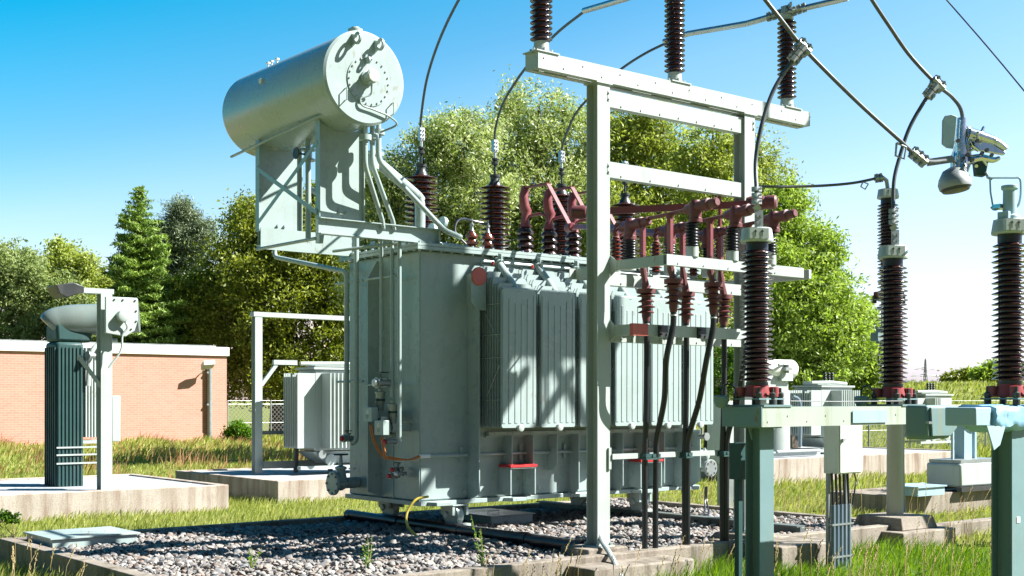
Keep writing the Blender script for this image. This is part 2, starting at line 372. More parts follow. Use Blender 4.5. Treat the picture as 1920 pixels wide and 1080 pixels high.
def curbs():
    m = M(); w = .17
    m.box((U0-w, V0-w, -.6), (U0, V1+w, .07)); m.box((U1, V0-w, -.6), (U1+w, V1+w, .07))
    m.box((U0, V0-w, -.6), (U1, V0, .068)); m.box((U0, V1, -.6), (U1, V1+w, .068))
    single('gravel_pit_kerb', m, 'concrete', 'low concrete kerb framing the gravel pit under the big transformer', 'kerb', (U0, V0, 0), bev=.012)
    m = M().add([(U0, V0, -.035), (U1, V0, -.035), (U1, V1, -.035), (U0, V1, -.035)], [(0, 1, 2, 3)])
    single('gravel_bed', m, 'soil', kind='structure')
curbs()
def scatter_stones():
    rng = np.random.default_rng(3)
    t = (1+5**.5)/2
    iv = np.array([(-1, t, 0), (1, t, 0), (-1, -t, 0), (1, -t, 0), (0, -1, t), (0, 1, t), (0, -1, -t), (0, 1, -t), (t, 0, -1), (t, 0, 1), (-t, 0, -1), (-t, 0, 1)])/((1+t*t)**.5)
    fi = np.array([(0, 11, 5), (0, 5, 1), (0, 1, 7), (0, 7, 10), (0, 10, 11), (1, 5, 9), (5, 11, 4), (11, 10, 2), (10, 7, 6), (7, 1, 8), (3, 9, 4), (3, 4, 2), (3, 2, 6), (3, 6, 8), (3, 8, 9), (4, 9, 5), (2, 4, 11), (6, 2, 10), (8, 6, 7), (9, 8, 1)])
    N = 30000; u = rng.uniform(U0+.02, U1-.02, N); v = rng.uniform(V0+.02, V1-.02, N)
    r = rng.gamma(6, .0043, N).clip(.011, .05)
    s = np.stack([rng.uniform(.8, 1.5, N), rng.uniform(.7, 1.15, N), rng.uniform(.5, .85, N)], 1)*r[:, None]
    a = rng.uniform(0, 2*np.pi, N); tl = rng.normal(0, .35, N)
    p = iv[None]*s[:, None]*(1+rng.normal(0, .13, (N, 12, 1)))
    x, y, z = p[..., 0], p[..., 1], p[..., 2]
    x, z = x*np.cos(tl)[:, None]-z*np.sin(tl)[:, None], x*np.sin(tl)[:, None]+z*np.cos(tl)[:, None]
    x, y = x*np.cos(a)[:, None]-y*np.sin(a)[:, None], x*np.sin(a)[:, None]+y*np.cos(a)[:, None]
    hz = rng.uniform(-.02, .03, N)+.03*np.sin(u*1.7+v)*np.sin(v*2.1)
    co = np.stack([x+u[:, None], y+v[:, None], z+hz[:, None]], 2).reshape(-1, 3)
    ff = (fi[None]+12*np.arange(N)[:, None, None]).reshape(-1, 3)
    me = bpy.data.meshes.new('gravel'); fast_mesh(me, co, ff, 3); me.materials.append(MAT['stone'])
    me.polygons.foreach_set('use_smooth', np.ones(len(ff), bool)); me.set_sharp_from_angle(angle=R(50))
    o = bpy.data.objects.new('gravel', me); SC.collection.objects.link(o); o.location = W((0, 0, 0)); o.rotation_euler = (0, 0, TH)
    tag(o, 'loose grey and brown rounded gravel filling the pit', 'gravel', kind='stuff')
def fast_mesh(me, co, fa, k):
    me.vertices.add(len(co)); me.vertices.foreach_set('co', np.ascontiguousarray(co, dtype=np.float32).ravel())
    me.loops.add(len(fa)*k); me.loops.foreach_set('vertex_index', np.ascontiguousarray(fa, dtype=np.int32).ravel())
    me.polygons.add(len(fa)); me.polygons.foreach_set('loop_start', np.arange(0, len(fa)*k, k, dtype=np.int32)); me.polygons.foreach_set('loop_total', np.full(len(fa), k, np.int32))
    me.update(calc_edges=True); me.validate()
scatter_stones()
EXCL = [(U0-.2, V0-.2, U1+.2, V1+.2)]         # where no grass grows
def slab(name, label, u0, v0, u1, v1, top, mat='pale_concrete', inner='pad_surface', rim=.16):
    EXCL.append((u0, v0, u1, v1))
    e = thing(name, label, 'foundation', (u0, v0, GZ))
    m = M(); m.box((u0, v0, GZ-.4), (u1, v0+rim, top)); m.box((u0, v1-rim, GZ-.4), (u1, v1, top)); m.box((u0, v0+rim, GZ-.4), (u0+rim, v1-rim, top)); m.box((u1-rim, v0+rim, GZ-.4), (u1, v1-rim, top))
    part('rim_wall', m, mat, e, bev=.015)
    part('pit_cover', M().box((u0+rim, v0+rim, GZ), (u1-rim, v1-rim, top-.03)), inner, e)
    return e
slab('transformer_foundation', 'long pale concrete foundation with rust stains behind the tall grey post at left', -11.0, 7.8, 1.18, 12.2, .21)
slab('transformer_foundation', 'stained concrete foundation carrying the smaller transformer left of the big tank', 2.5, 8.4, 8.6, 13.1, .19)
RF = q(1448, 905, 30); RF2 = uat(1775, RF.y)
slab('transformer_foundation', 'low concrete foundation under the small transformers seen below the front beam', uat(1448, RF.y), RF.y, uat(1775, RF.y)+1.2, RF.y+6, .34)
dk = q(1690, 905, 21.4)
slab('transformer_foundation', 'dark weathered concrete foundation under the switch unit behind the round concrete column', dk.x, dk.y, dk.x+5.0, dk.y+1.5, .12, 'concrete', 'concrete')
def block(label, u0, v0, u1, v1, top, cap=None, mat='concrete'):
    EXCL.append((u0, v0, u1, v1))
    e = thing('concrete_footing', label, 'footing', ((u0+u1)/2, (v0+v1)/2, GZ))
    part('base_block', M().box((u0, v0, GZ-.5), (u1, v1, top)), mat, e, bev=.02)
    if cap:
        a, b, c, d, t = cap; s = .05
        m = M().add([(a, b, top+.002), (c, b, top+.002), (c, d, top+.002), (a, d, top+.002), (a+s, b+s, t), (c-s, b+s, t), (c-s, d-s, t), (a+s, d-s, t)], [(0, 3, 2, 1), (4, 5, 6, 7), (0, 1, 5, 4), (1, 2, 6, 5), (2, 3, 7, 6), (3, 0, 4, 7)])
        part('plinth', m, mat, e, bev=.012)
    return e
PU0, PU1, PV = .33, 2.78, -3.0                # the steel gantry's posts
block('concrete footing below the left post of the tall steel gantry', PU0-.75, PV-.75, PU0+.75, PV-.175, .0, None)
block('square concrete plinth carrying the left post of the tall steel gantry', PU0-.3, PV-.17, PU0+.3, PV+.3, .12)
block('concrete footing below the right post of the tall steel gantry', PU1-.45, PV-.95, PU1+.75, PV+.32, .05, (PU1-.3, PV-.3, PU1+.3, PV+.3, .12))
CC = q(1678, 965, 17.4); CC.z = 0
block('stepped concrete footing of the round concrete column', CC.x-.62, CC.y-.55, CC.x+.62, CC.y+.55, -.0, (CC.x-.42, CC.y-.4, CC.x+.42, CC.y+.4, .17))
k0 = CC.x+.62
m = M().box((k0, CC.y-.1, -.6), (k0+4.5, CC.y+.12, -.02)); EXCL.append((k0, CC.y-.1, k0+4.5, CC.y+.12))
single('garden_kerb', m, 'concrete', 'worn concrete kerb running right from the round column into the grass', 'kerb', (k0, CC.y, 0), bev=.02)
m = M().box((U1+.17, CC.y-.12, -.6), (CC.x-.62, CC.y+.1, -.04))
# metal cover box at the pit's left corner
a = q(90, 1000, 17.6); b = q(232, 1012, 16.8)
e = thing('cover_box', 'flat grey green metal cover box on the left corner of the gravel pit', 'cover box', (-4.2, 1.2, 0))
part('box_body', M().box((-4.22, 1.35, -.02), (-3.2, 2.25, .13)), 'green_grey_paint', e, bev=.008)
part('lid', M().box((-4.25, 1.32, .133), (-3.17, 2.28, .155)).tube([(-3.7, 1.6, .155), (-3.7, 1.6, .18), (-3.5, 1.6, .18), (-3.5, 1.6, .155)], .006, 6), 'green_grey_paint', e, bev=.004)
e = thing('cover_box', 'small flat grey green metal cover box on the gravel beneath the tank', 'cover box', (1.9, .9, 0))
part('box_body', M().box((1.55, .5, -.02), (2.3, 1.5, .12)), 'green_grey_paint', e, bev=.008)
part('lid', M().box((1.52, .47, .123), (2.33, 1.53, .14)).tube([(1.8, .9, .14), (1.8, .9, .165), (2., .9, .165), (2., .9, .14)], .006, 6), 'green_grey_paint', e, bev=.004)
# rails with the black drain pipe
def rail(label, u, v0, v1):
    e = thing('rail', label, 'rail', (u, v0, 0), 'rails under the big transformer')
    part('rail_beam', M().hbeam((u, v0, .045), (u, v1, .045), .17, .15, (1, 0, 0), .018, .03), 'rail_steel', e)
    part('guide_plate', M().box((u+.085, v0+.1, -.01), (u+.2, v1-.1, .07)), 'rail_steel', e)
rail('steel rail under the left wheels of the big transformer, beside the black pipe', .55, -2.95, 2.3)
rail('steel rail under the right wheels of the big transformer', 3.95, -2.95, 2.3)
e = thing('drain_pipe', 'black plastic drain pipe lying on the gravel along the left rail', 'pipe', (.38, -2.9, .05))
part('pipe', M().tube([(.40, -2.75, .085), (.38, -1, .09), (.39, .8, .09), (.38, 2.25, .10)], .068, 16, 6), 'black_rubber', e)
for v in (2.26, 1.05, -.35, -1.7, -2.7): part('pipe_coupling', M().cyl((.387, v, .09), (.387, v+.12, .09), .078), 'black_rubber', e)
# ------------------------------------------------------------------ the big transformer
T = thing('power_transformer', 'large grey green power transformer with finned radiators and a raised round oil drum', 'transformer', (0, 0, .1))
G = 'green_grey_paint'
TL, TW, ZB, ZT = 5.05, 1.72, .42, 3.72
tank = part('tank', M().box((0, 0, ZB+.03), (TL, TW, ZT-.05)), G, T, bev=.02)
m = M().box((-.03, -.06, ZB-.03), (TL+.12, TW+.06, ZB+.027))
for u in (.25, 1.5, 2.7, 3.9, 4.9): m.prism([(u-.12, -.19, ZB-.03), (u+.12, -.19, ZB-.03), (u+.18, -.062, ZB-.03), (u-.18, -.062, ZB-.03)], (0, 0, .05))
part('base_flange', m, G, T, bev=.004)
m = M().box((-.10, -.10, ZT+.002), (TL+.1, TW+.1, ZT+.035)).box((-.10, -.10, ZT-.046), (TL+.1, TW+.1, ZT-.003))
pts = [(u*.17+.02-.08, v, z) for u in range(31) for v in (-.075, TW+.075) for z in (ZT+.035,)]+[(-.075, .02+v*.165, ZT+.035) for v in range(11)]
m.bolts(pts, (0, 0, 1), .016, .022)
m.bolts([(p[0], p[1], ZT-.047) for p in pts], (0, 0, -1), .016, .02)
part('lid', m, G, T)
m = M()                                        # seams and small lugs on the tank walls
m.box((-.012, .60, ZB+.03), (0, .615, ZT-.05)); m.box((-.006, 0.005, ZB+.03), (-.001, .02, ZT-.06))
for z in (.8, 1.6, 2.4, 3.2): m.box((-.02, TW-.16, z), (-.001, TW-.04, z+.012))
part('weld_seam', m, G, T)
def fin(name, pl, vec, lab=None): return part(name, M().prism(pl, vec), G, T, lab, bev=.003)
# full height stiffening plates
fin('stiffener_plate', [(0, .91, ZB+.04), (-.21, .91, ZB+.12), (-.21, .91, 3.36), (-.07, .91, 3.6), (0, .91, 3.6)], (0, .02, 0))
fin('stiffener_plate', [(.76, 0, ZB+.0), (.76, -.25, ZB+.1), (.76, -.25, 3.25), (.76, -.12, 3.42), (.76, 0, 3.42)], (.02, 0, 0))
fin('stiffener_plate', [(5.0, 0, ZB+.0), (5.0, -.22, ZB+.1), (5.0, -.22, 1.3), (5.0, 0, 1.3)], (.02, 0, 0))
for i, u in enumerate((1.35, 1.72, 2.15, 2.55, 2.98, 3.4, 3.82, 4.25, 4.66)):
    lo = ZB+.02 if i % 2 else (ZB+.02 if i > 5 else .78)
    z0 = lo; d = .2
    fin('stiffener_plate', [(u, 0, z0), (u, -d*.6, z0), (u, -d, z0+.08), (u, -d, 1.27), (u, 0, 1.27)], (.018, 0, 0))
for u, nm in ((1.3, 'red topped'), (3.72, 'red topped')):
    b = part('jacking_bracket', M().box((u-.02, -.26, .48), (u, -.001, .83)).box((u+.4, -.26, .48), (u+.42, -.001, .83)).box((u-.02, -.27, .832), (u+.42, -.001, .85)), G, T, bev=.003)
    part('bracket_cap', M().box((u-.03, -.28, .852), (u+.43, -.02, .885)), 'red_paint', b)
m = M().box((1.05, -.09, 1.275), (4.98, -.03, 1.325)).box((1.05, -.03, 1.25), (4.98, -.001, 1.27))
m.bolts([(1.15+.31*k, -.09, 1.3) for k in range(13)], (0, -1, 0), .014, .01)
part('support_rail', m, 'pale_grey_paint', T)
m = M().tube([(0, -.05, 1.03), (.72, -.05, 1.03)], .022, 10).tube([(.8, -.05, 1.03), (5.0, -.05, 1.03)], .022, 10)
for u in (.62, 1.62, 2.42, 3.25, 4.1): m.box((u, -.035, .93), (u+.05, -.001, 1.14))
part('cable_tube', m, G, T)
m = M()
for u in (.7, 1.3, 2.0, 2.7, 3.3, 4.1): m.cyl((u, -.012, ZB+.12), (u, 0, ZB+.12), .03)
part('drain_plug', m, 'pale_grey_paint', T)
# red disc on its bracket
sg = part('bracket_plate', M().prism([(.62, -.262, 3.02), (.74, -.262, 2.92), (.86, -.262, 2.92), (.86, -.262, 3.42), (.62, -.262, 3.42)], (0, -.012, 0)).box((.74, -.262, 3.0), (.78, 0, 3.4)), G, T)
part('signal_disc', M().lathe([(.12, 0), (.12, .02), (.11, .028)], (.735, -.276, 3.36), (0, -1, 0), 32), 'pink_red_paint', sg)
# radiators
RV = -.54
pxs = [(940, 1004), (1014, 1077), (1087, 1144), (1153, 1209), (1221, 1276), (1283, 1336)]
Z0 = 1.385
def panel(m, u0, u1, v, zt, t=.016, flute=False):
    c = .045; w = u1-u0
    pl = [(u0, v, Z0+.02), (u0+.02, v, Z0), (u1-.02, v, Z0), (u1, v, Z0+.02), (u1, v, zt-c), (u1-c*.6, v, zt), (u0+c*.6, v, zt), (u0, v, zt-c)]
    m.prism(pl, (0, t, 0))
    if flute:
        n = 6
        for k in range(n):
            x = u0+.035+(w-.07)*k/(n-1); top = zt-.07-(.12 if abs(k-(n-1)/2) < 1 else .06 if abs(k-(n-1)/2) < 2 else 0)
            m.prism([(x-.024, v-.0005, Z0+.06), (x+.024, v-.0005, Z0+.06), (x+.019, v-.0005, top), (x-.019, v-.0005, top)], (0, -.006, 0))
for i, (a, b) in enumerate(pxs):
    u0, u1 = uat(a, RV), uat(b, RV); um = (u0+u1)/2
    rr = bpy.data.objects.new('radiator', None); SC.collection.objects.link(rr); rr.parent = T
    N = 9; m = M()
    for k in range(N):
        v = RV+.012+k*(.50/N); step = [0, .055, .055, .14, .14, .22, .22, .30, .33][k]
        panel(m, u0, u1, v, 3.22+step, .015)
        if k < N-1: m.box((u0+.22, v+.016, Z0+.05), (u1-.05, v+.054, 3.1+step))
    part('fin_stack', m, G, rr)
    m = M(); panel(m, u0-.004, u1+.004, RV-.012, 3.20, .018, True)
    part('front_fin', m, G, rr, bev=.004)
    m = M(); 
    for z in (1.75, 2.3, 2.6, 3.0): m.tube([(u0-.008, RV, z), (u0-.008, -.03, z)], .006, 6)
    m.tube([(u0-.01, RV+.02, 2.5), (u0-.01, -.2, 2.9)], .006, 6).tube([(u0-.01, RV+.02, 2.2), (u0-.01, -.25, 1.8)], .006, 6)
    part('tie_rod', m, 'pale_grey_paint', rr)
    m = M().tube([(um, -.0, 3.60), (um, -.10, 3.585), (um, -.36, 3.33), (um, RV+.02, 3.14)], .052, 14, 4)
    m.lathe([(.075, 0), (.075, .02)], (um, -.13, 3.57), (0, -.75, -.6), 16)
    m.prism([(um-.01, -.1, 3.60), (um-.01, -.19, 3.60), (um-.01, -.19, 3.69), (um-.01, -.12, 3.71)], (.02, 0, 0))
    part('header_pipe', m, G, rr)
    m = M().lathe([(.045, 0), (.045, .05), (.03, .055)], (um, RV-.013, Z0+.0), (0, -1, 0), 18)
    part('end_cap', m, 'pale_grey_paint', rr)
    m = M().tube([(um, RV+.1, Z0+.05), (um, 0, Z0+.05)], .045, 12)
    part('lower_header', m, G, rr)
    part('vent_plug', M().lathe([(.012, 0), (.017, .02), (.017, .045), (.008, .055)], (um-.16, -.2, 3.53), (0, 0, 1), 12), 'red_paint', rr)
part('vent_rail', M().tube([(.9, -.11, 3.585), (4.9, -.11, 3.585)], .02, 8), G, T)
# wheels
for u, v in ((.55, 1.5), (.55, 0.0), (3.95, 1.35), (3.95, 0.02)):
    w = part('wheel', M().lathe([(.155, 0), (.155, .02), (.135, .03), (.135, .11), (.05, .12)], (u-.06, v, .245), (1, 0, 0), 28), G, T)
    m = M().box((u-.13, v-.13, .25), (u-.085, v+.13, .39)).box((u+.09, v-.13, .25), (u+.13, v+.13, .39)).box((u-.13, v-.14, .372), (u+.13, v+.14, .389))
    m.lathe([(.045, 0), (.045, .03)], (u-.13, v, .255), (-1, 0, 0), 16)
    part('wheel_fork', m, G, w, bev=.004)
    part('wheel_chock', M().box((u-.07, v-.24, .1), (u+.09, v-.15, .15)), 'pale_grey_paint', w)
part('stop_plate', M().box((.28, 1.12, .36), (.44, 1.2, .62)), 'red_paint', T)
# pipes on the end wall
def pipe(name, pts, r=.03, mat=G, n=12, k=0): return part(name, M().tube(pts, r, n, k), mat, T)
def elbow(pts, rad=.09):
    out = [Vector(pts[0])]
    for i in range(1, len(pts)-1):
        a, b, c = Vector(pts[i-1]), Vector(pts[i]), Vector(pts[i+1]); p = b+(a-b).normalized()*rad; r_ = b+(c-b).normalized()*rad
        for t in (0, .25, .5, .75, 1): out.append(p*(1-t)**2+b*2*t*(1-t)+r_*t*t)
    out.append(Vector(pts[-1])); return out
ua = -.22
def on_end(px, py, u=ua):
    v = vat(px, u); return Vector((u, v, zat(py, u, v)))
p1 = on_end(650, 510); p2 = on_end(650, 820)
v5 = vat(515, -.22)
pipe('oil_pipe', elbow([(-.22, v5, zat(455, -.22, v5)), (-.22, v5, zat(482, -.22, v5)), (ua, p1.y, p1.z), (ua, p2.y, p2.z)]), .034)
p1 = on_end(668, 455); p2 = on_end(668, 828)
pipe('oil_pipe', elbow([(ua, p1.y, 3.95), (ua, p2.y, p2.z), (ua, p2.y+.1, p2.z-.02)], .06), .034)
for px, yb, r in ((715, 700, .024), (735, 745, .024), (749, 840, .027)):
    u = -.22 if px != 749 else -.26; a = on_end(px, 455, u); b = on_end(px, yb, u)
    pipe('oil_pipe', [(u, a.y, 3.93), (u, b.y, b.z)], r)
for z, v0, v1 in ((3.35, .25, 1.0), (3.35, 1.04, 1.75), (1.95, .3, 1.0), (2.0, 1.04, 1.7)): pipe('pipe_bracket', [(ua+.02, v0, z), (ua+.02, v1, z)], .016)
pv = on_end(718, 775); 
pipe('pipe_bracket', [(-.02, .35, 1.49), (-.3, .35, 1.49)], .016); 
m = M().cb((-.32, .35, 1.49), (.05, .06, .09)); part('white_tag', m, 'white_paint', T)
# big drain valve at the far lower corner of the end wall
c = on_end(658, 905, -.12)
vv = part('drain_valve', M().cyl((-.02, c.y, c.z), (-.2, c.y, c.z), .075).lathe([(.16, 0), (.16, .035), (.075, .05), (.075, .16)], (-.42, c.y, c.z), (1, 0, 0), 24)
          .lathe([(.13, 0), (.13, .03), (.09, .05), (.06, .2), (.08, .21), (.08, .24), (.03, .26), (.02, .4)], (-.28, c.y, c.z-.02), (0, 0, 1), 20).lathe([(.02, 0), (.10, .05), (.11, .1), (.02, .15)], (-.28, c.y, c.z-.1), (0, 0, 1), 20), G, T)
mm = M().bolts([(-.425, c.y+.13*math.cos(t*PI/4), c.z+.13*math.sin(t*PI/4)) for t in range(8)], (-1, 0, 0), .016, .014); part('bolted_flange', mm.lathe([(.15, 0), (.15, .004)], (-.4245, c.y, c.z), (1, 0, 0), 24), 'zinc', vv)
part('hand_wheel', M().lathe([(.02, 0), (.095, .0), (.105, .01), (.095, .022), (.02, .018)], (-.28, c.y, c.z+.38), (0, 0, 1), 20), 'dark_steel', vv)
def small_valve(name, px, py, u, s=1., cap='red_paint'):
    p = on_end(px, py, u)
    v_ = part(name, M().cyl((u+.06, p.y, p.z), (u-.08*s, p.y, p.z), .03*s).lathe([(.045*s, 0), (.045*s, .02), (.025*s, .03), (.02*s, .09), (.035*s, .1), (.035*s, .12)], (u-.02, p.y, p.z-.04*s), (0, 0, 1), 14)
              .lathe([(.05*s, 0), (.05*s, .015)], (u-.08*s, p.y, p.z), (-1, 0, 0), 14), 'zinc', T)
    part('cap', M().lathe([(.02, 0), (.032*s, .01), (.032*s, .04), (.015, .05)], (u-.09*s, p.y, p.z), (-1, 0, 0), 12), cap, v_)
    part('valve_handle', M().lathe([(.01, 0), (.05*s, .004), (.05*s, .014), (.01, .016)], (u-.02, p.y, p.z+.085*s), (0, 0, 1), 12), 'dark_steel', v_)
small_valve('valve', 655, 822, ua, 1.1); small_valve('valve', 722, 718, -.3, 1.5, 'white_paint'); small_valve('valve', 735, 828, -.28, 1.1)
small_valve('valve', 748, 880, -.12, .9); small_valve('valve', 742, 892, -.14, .9); small_valve('valve', 754, 888, -.12, .8, 'white_paint')
# relays with flanges, and the two junction boxes
for px, py in ((713, 752), (736, 775)):
    p = on_end(px, py, -.24)
    rl = part('relay', M().lathe([(.07, .1), (.07, .12), (.03, .13), (.03, .16)], (p.x, p.y, p.z), (0, 0, 1), 18).lathe([(.045, -.32), (.045, -.05), (.06, -.02), (.06, .1)], p, (0, 0, 1), 18), 'zinc', T)
    part('relay_wire', M().tube([p+Vector((-.05, 0, .05)), p+Vector((-.09, -.06, -.05)), p+Vector((-.05, -.07, -.18)), p+Vector((-.05, -.02, -.26))], .008, 6, 5), 'black_rubber', rl)
    part('relay_collar', M().lathe([(.064, 0), (.064, .03)], p, (0, 0, 1), 16), 'dark_teal_paint', rl)
for px, py in ((695, 777), (716, 802)):
    p = on_end(px, py, -.42)
    bx = part('junction_box', M().cb(p, (.10, .20, .19)), 'green_grey_paint', T, bev=.008)
    tri = M().prism([(p.x-.0505, p.y-.03, p.z+.015), (p.x-.0505, p.y+.03, p.z+.015), (p.x-.0505, p.y, p.z+.07)], (-.002, 0, 0))
    tri2 = M().prism([(p.x-.0525, p.y-.006, p.z+.02), (p.x-.0525, p.y+.006, p.z+.02), (p.x-.0525, p.y, p.z+.052)], (-.001, 0, 0))
    part('warning_triangle', tri, 'white_paint', bx); part('warning_mark', tri2, 'dark_steel', bx)
    m = M()
    for j in range(3): m.box((p.x-.051, p.y-.045+.01*j, p.z-.02-.016*j), (p.x-.0505, p.y+.045-.012*j, p.z-.013-.016*j))
    part('label_lines', m, 'dark_steel', bx)
    part('box_bracket', M().box((p.x+.052, p.y-.03, p.z-.05), (-.001, p.y+.03, p.z+.05)), G, bx)
q1 = on_end(695, 797, -.42); q2 = on_end(716, 820, -.42); e1 = Vector((-.03, -.04, 1.03))
for j, qq in enumerate((q1, q2)):
    for o_ in (-.02, .02):
        lowp = on_end(722+6*j, 860, -.3)
        part('orange_cable', M().tube([qq+Vector((0, o_, .0)), qq+Vector((.02, o_-.06, -.22-.04*j)), lowp+Vector((.0, o_, .02)), on_end(765, 862, -.12)+Vector((0, o_*.5, 0)), e1+Vector((0, o_*.4, o_*.4))], .010, 8, 7), 'orange_cable', T)
part('cable_gland', M().tube([(-.03, -.045, 1.03), (.12, -.05, 1.03)], .026, 10), 'white_paint', T)
# yellow and green earthing hose
part('earthing_cable', M().tube([q(803, 931, 16.05), q(780, 937, 15.95), q(764, 960, 15.9), q(764, 985, 15.8), q(785, 1008, 15.7), q(812, 1018, 15.4)], .016, 10, 6), 'yellow_hose', T)
for f_ in (.3, .62):
    pass
# ---- conservator on its frame
FU0, BV0, BV1 = -1.46, .05, 1.6
for v, lab in ((BV0, None), (BV1, None)):
    part('support_beam', M().hbeam((FU0, v, 3.865), (.30 if v < 1 else .1, v, 3.865), .12, .20, (0, 1, 0), .012, .01).box((.302, v-.06, 3.765), (.315, v+.06, 3.965)), G, T)
part('rear_sill', M().box((FU0, BV1-.075, 3.72), (.05, BV1-.062, 4.0)), G, T)
CU, CZ, CR = -1.13, 5.60, .565
for v in (BV0, BV1):
    w0, w1 = FU0, FU0+.62
    zc = lambda u: CZ-math.sqrt(max(0, CR**2-(u-CU)**2))+.004
    top = [(w0+(w1-w0)*k/8, v-.008, zc(w0+(w1-w0)*k/8)) for k in range(9)]
    m = M().prism([(w0, v-.008, 3.97), (w1, v-.008, 3.97)]+top[::-1], (0, .016, 0)).box((w0-.012, v-.05, 3.968), (w0-.001, v+.05, zc(w0)))
    m.box((w1+.001, v-.05, 3.968), (w1+.012, v+.05, zc(w1)))
    m.bolts([(w0+.28, v-.008, 4.05), (w0+.38, v-.008, 4.05)], (0, -1, 0), .02, .03)
    part('support_plate', m, G, T)
side = (0, 0, 1)
part('cross_brace', M().plate((FU0-.014, BV1, 4.05), (FU0-.014, BV0, 4.88), .055, .008, side), G, T)
part('cross_brace', M().plate((FU0-.024, BV1, 4.78), (FU0-.024, BV0, 4.02), .055, .008, side), G, T)
part('handrail', M().tube([(FU0-.06, 2.25, 5.02), (FU0-.06, .0, 5.16), (FU0+.02, -.2, 5.2)], .018, 8), G, T)
part('brace_tube', M().tube([(FU0-.02, BV1, 3.72), (FU0+.02, BV0+.1, 3.72)], .022, 8), G, T)
part('brace_tube', M().tube([(-.9, .65, 3.65), (-.35, -.02, 3.73), (-.3, .1, 3.73)], .02, 8), G, T)
CV0, CV1 = -.484, 2.28
prof = [(CR-.16, -.0), (CR-.03, .0), (CR, .02), (CR, .05), (CR-.008, .055), (CR-.008, CV1-CV0-.12), (CR-.03, CV1-CV0-.06), (CR-.14, CV1-CV0)]
con = part('conservator', M().lathe([(.001, .004)]+prof, (CU, CV0, CZ), (0, 1, 0), 72), 'conservator_paint' if 'conservator_paint' in MAT else G, T, ang=25)
cvr = part('inspection_cover', M().lathe([(.30, 0), (.30, .014), (.001, .016)], (CU+.05, CV0+.003, CZ-.03), (0, -1, 0), 48), G, con)
m = M().bolts([(CU+.05+.275*math.cos(t*PI/11), CV0-.011, CZ-.03+.275*math.sin(t*PI/11)) for t in range(22)], (0, -1, 0), .011, .014); part('cover_bolt_ring', m, 'zinc', cvr)
gc = Vector((CU+.02, CV0-.012, CZ))
gg = part('oil_gauge', M().lathe([(.09, 0), (.09, .03), (.075, .035), (.075, .10), (.085, .105), (.085, .15)], gc, (0, -1, 0), 28), G, con)
part('gauge_glass', M().lathe([(.078, .15), (.07, .165), (.03, .175)], gc, (0, -1, 0), 28), 'gauge_lens', gg)
part('gauge_wire', M().tube([gc+Vector((.0, -.1, -.08)), gc+Vector((.02, -.05, -.2)), gc+Vector((-.1, -.02, -.26)), gc+Vector((-.08, -.02, -.34)), gc+Vector((.08, -.02, -.37)), gc+Vector((.3, -.02, -.42)), gc+Vector((.42, .0, -.5)), gc+Vector((.25, .1, -.6))], .012, 8, 6), G, con)
for du, dz, s in ((-.18, .42, 1), (.14, .40, 1), (-.0, .20, .6)):
    c_ = Vector((CU+du, CV0, CZ+dz)); m = M()
    m.prism([c_+Vector((-.01, 0, -.075*s)), c_+Vector((-.01, -.07*s, -.05*s)), c_+Vector((-.01, -.055*s, 0)), c_+Vector((-.01, -.07*s, .05*s)), c_+Vector((-.01, 0, .075*s))], (.02, 0, 0))
    m.ring([(.075*s, -.011), (.075*s, .011), (.042*s, .011), (.042*s, -.011)], c_+Vector((0, -.12*s, 0)), (1, 0, 0), 18)
    part('lifting_lug', m, G, con)
for du, dz, a in ((-.28, -.24, 0), (.38, -.32, .4)):
    c_ = Vector((CU+du, CV0, CZ+dz)); part('grab_handle', M().tube([c_+Vector((0, 0, .07)), c_+Vector((-.01, -.06, .07)), c_+Vector((-.01, -.06, -.07)), c_+Vector((0, 0, -.07))], .008, 8), G, con)
part('filler_cap', M().lathe([(.05, 0), (.05, .04), (.09, .045), (.09, .075), (.06, .08), (.05, .10)], (CU+.0, CV0+.22, CZ+CR-.01), (0, 0, 1), 20), G, con)
m = M()
for v in (1.75, 1.85, 1.6): m.lathe([(.012, 0), (.012, .1), (.03, .1), (.03, .12)], (CU-.05, v, CZ+CR-.02), (0, 0, 1), 10)
part('roof_plug', m, 'white_paint', con)
c_ = Vector((CU-CR*.93, 1.15, CZ+.2)); part('name_tag', M().cb(c_, (.03, .06, .06)), 'white_paint', con)
# flanged stubs and sloping pipes below the drum's front end
for du, v in ((.08, -.36), (.22, -.30), (.36, -.22)):
    z0 = CZ-math.sqrt(CR**2-du**2)+.01
    f_ = part('flanged_stub', M().lathe([(.03, 0), (.03, .10), (.075, .1), (.075, .13), (.075, .135), (.075, .165), (.035, .17), (.035, .22)], (CU+du, v, z0), (0, 0, -1), 18), G, T)
    st = Vector((CU+du, v, z0-.2))
    en = {(.08): Vector((-.55, .02, 3.98)), (.22): Vector((-.38, .03, 3.98)), (.36): Vector((.35, -.05, 3.95))}[du]
    kn = st+Vector((0, 0, -.28))
    part('sloping_pipe', M().tube(elbow([st, kn, en, en+Vector((.3, .05, -.06)) if du == .36 else en-Vector((0, 0, .03))], .08), .03 if du < .3 else .034, 12), G, T)
rb = Vector((-.65, .12, 4.75))
part('gas_relay', M().lathe([(.09, -.1), (.09, .06), (.11, .07), (.11, .1), (.04, .11)], rb, (0, 0, 1), 20).cyl(rb+Vector((-.1, -.1, 0)), rb+Vector((.12, .12, -.02)), .05).cb(rb+Vector((.1, .1, .12)), (.2, .14, .05)), G, T)
part('wide_pipe', M().tube(elbow([rb+Vector((.0, 0, .05)), (.05, .15, 4.42-.02), (.12, .17, 4.35), (.12, .17, 3.76)], .1), .068, 18), G, T)
part('pipe_union', M().lathe([(.09, 0), (.09, .05)], (.27, .15, 3.97), (.3, 0, -.06), 16).lathe([(.09, 0), (.09, .05)], (.42, .12, 4.07), (.3, .0, -.06), 16), G, T)
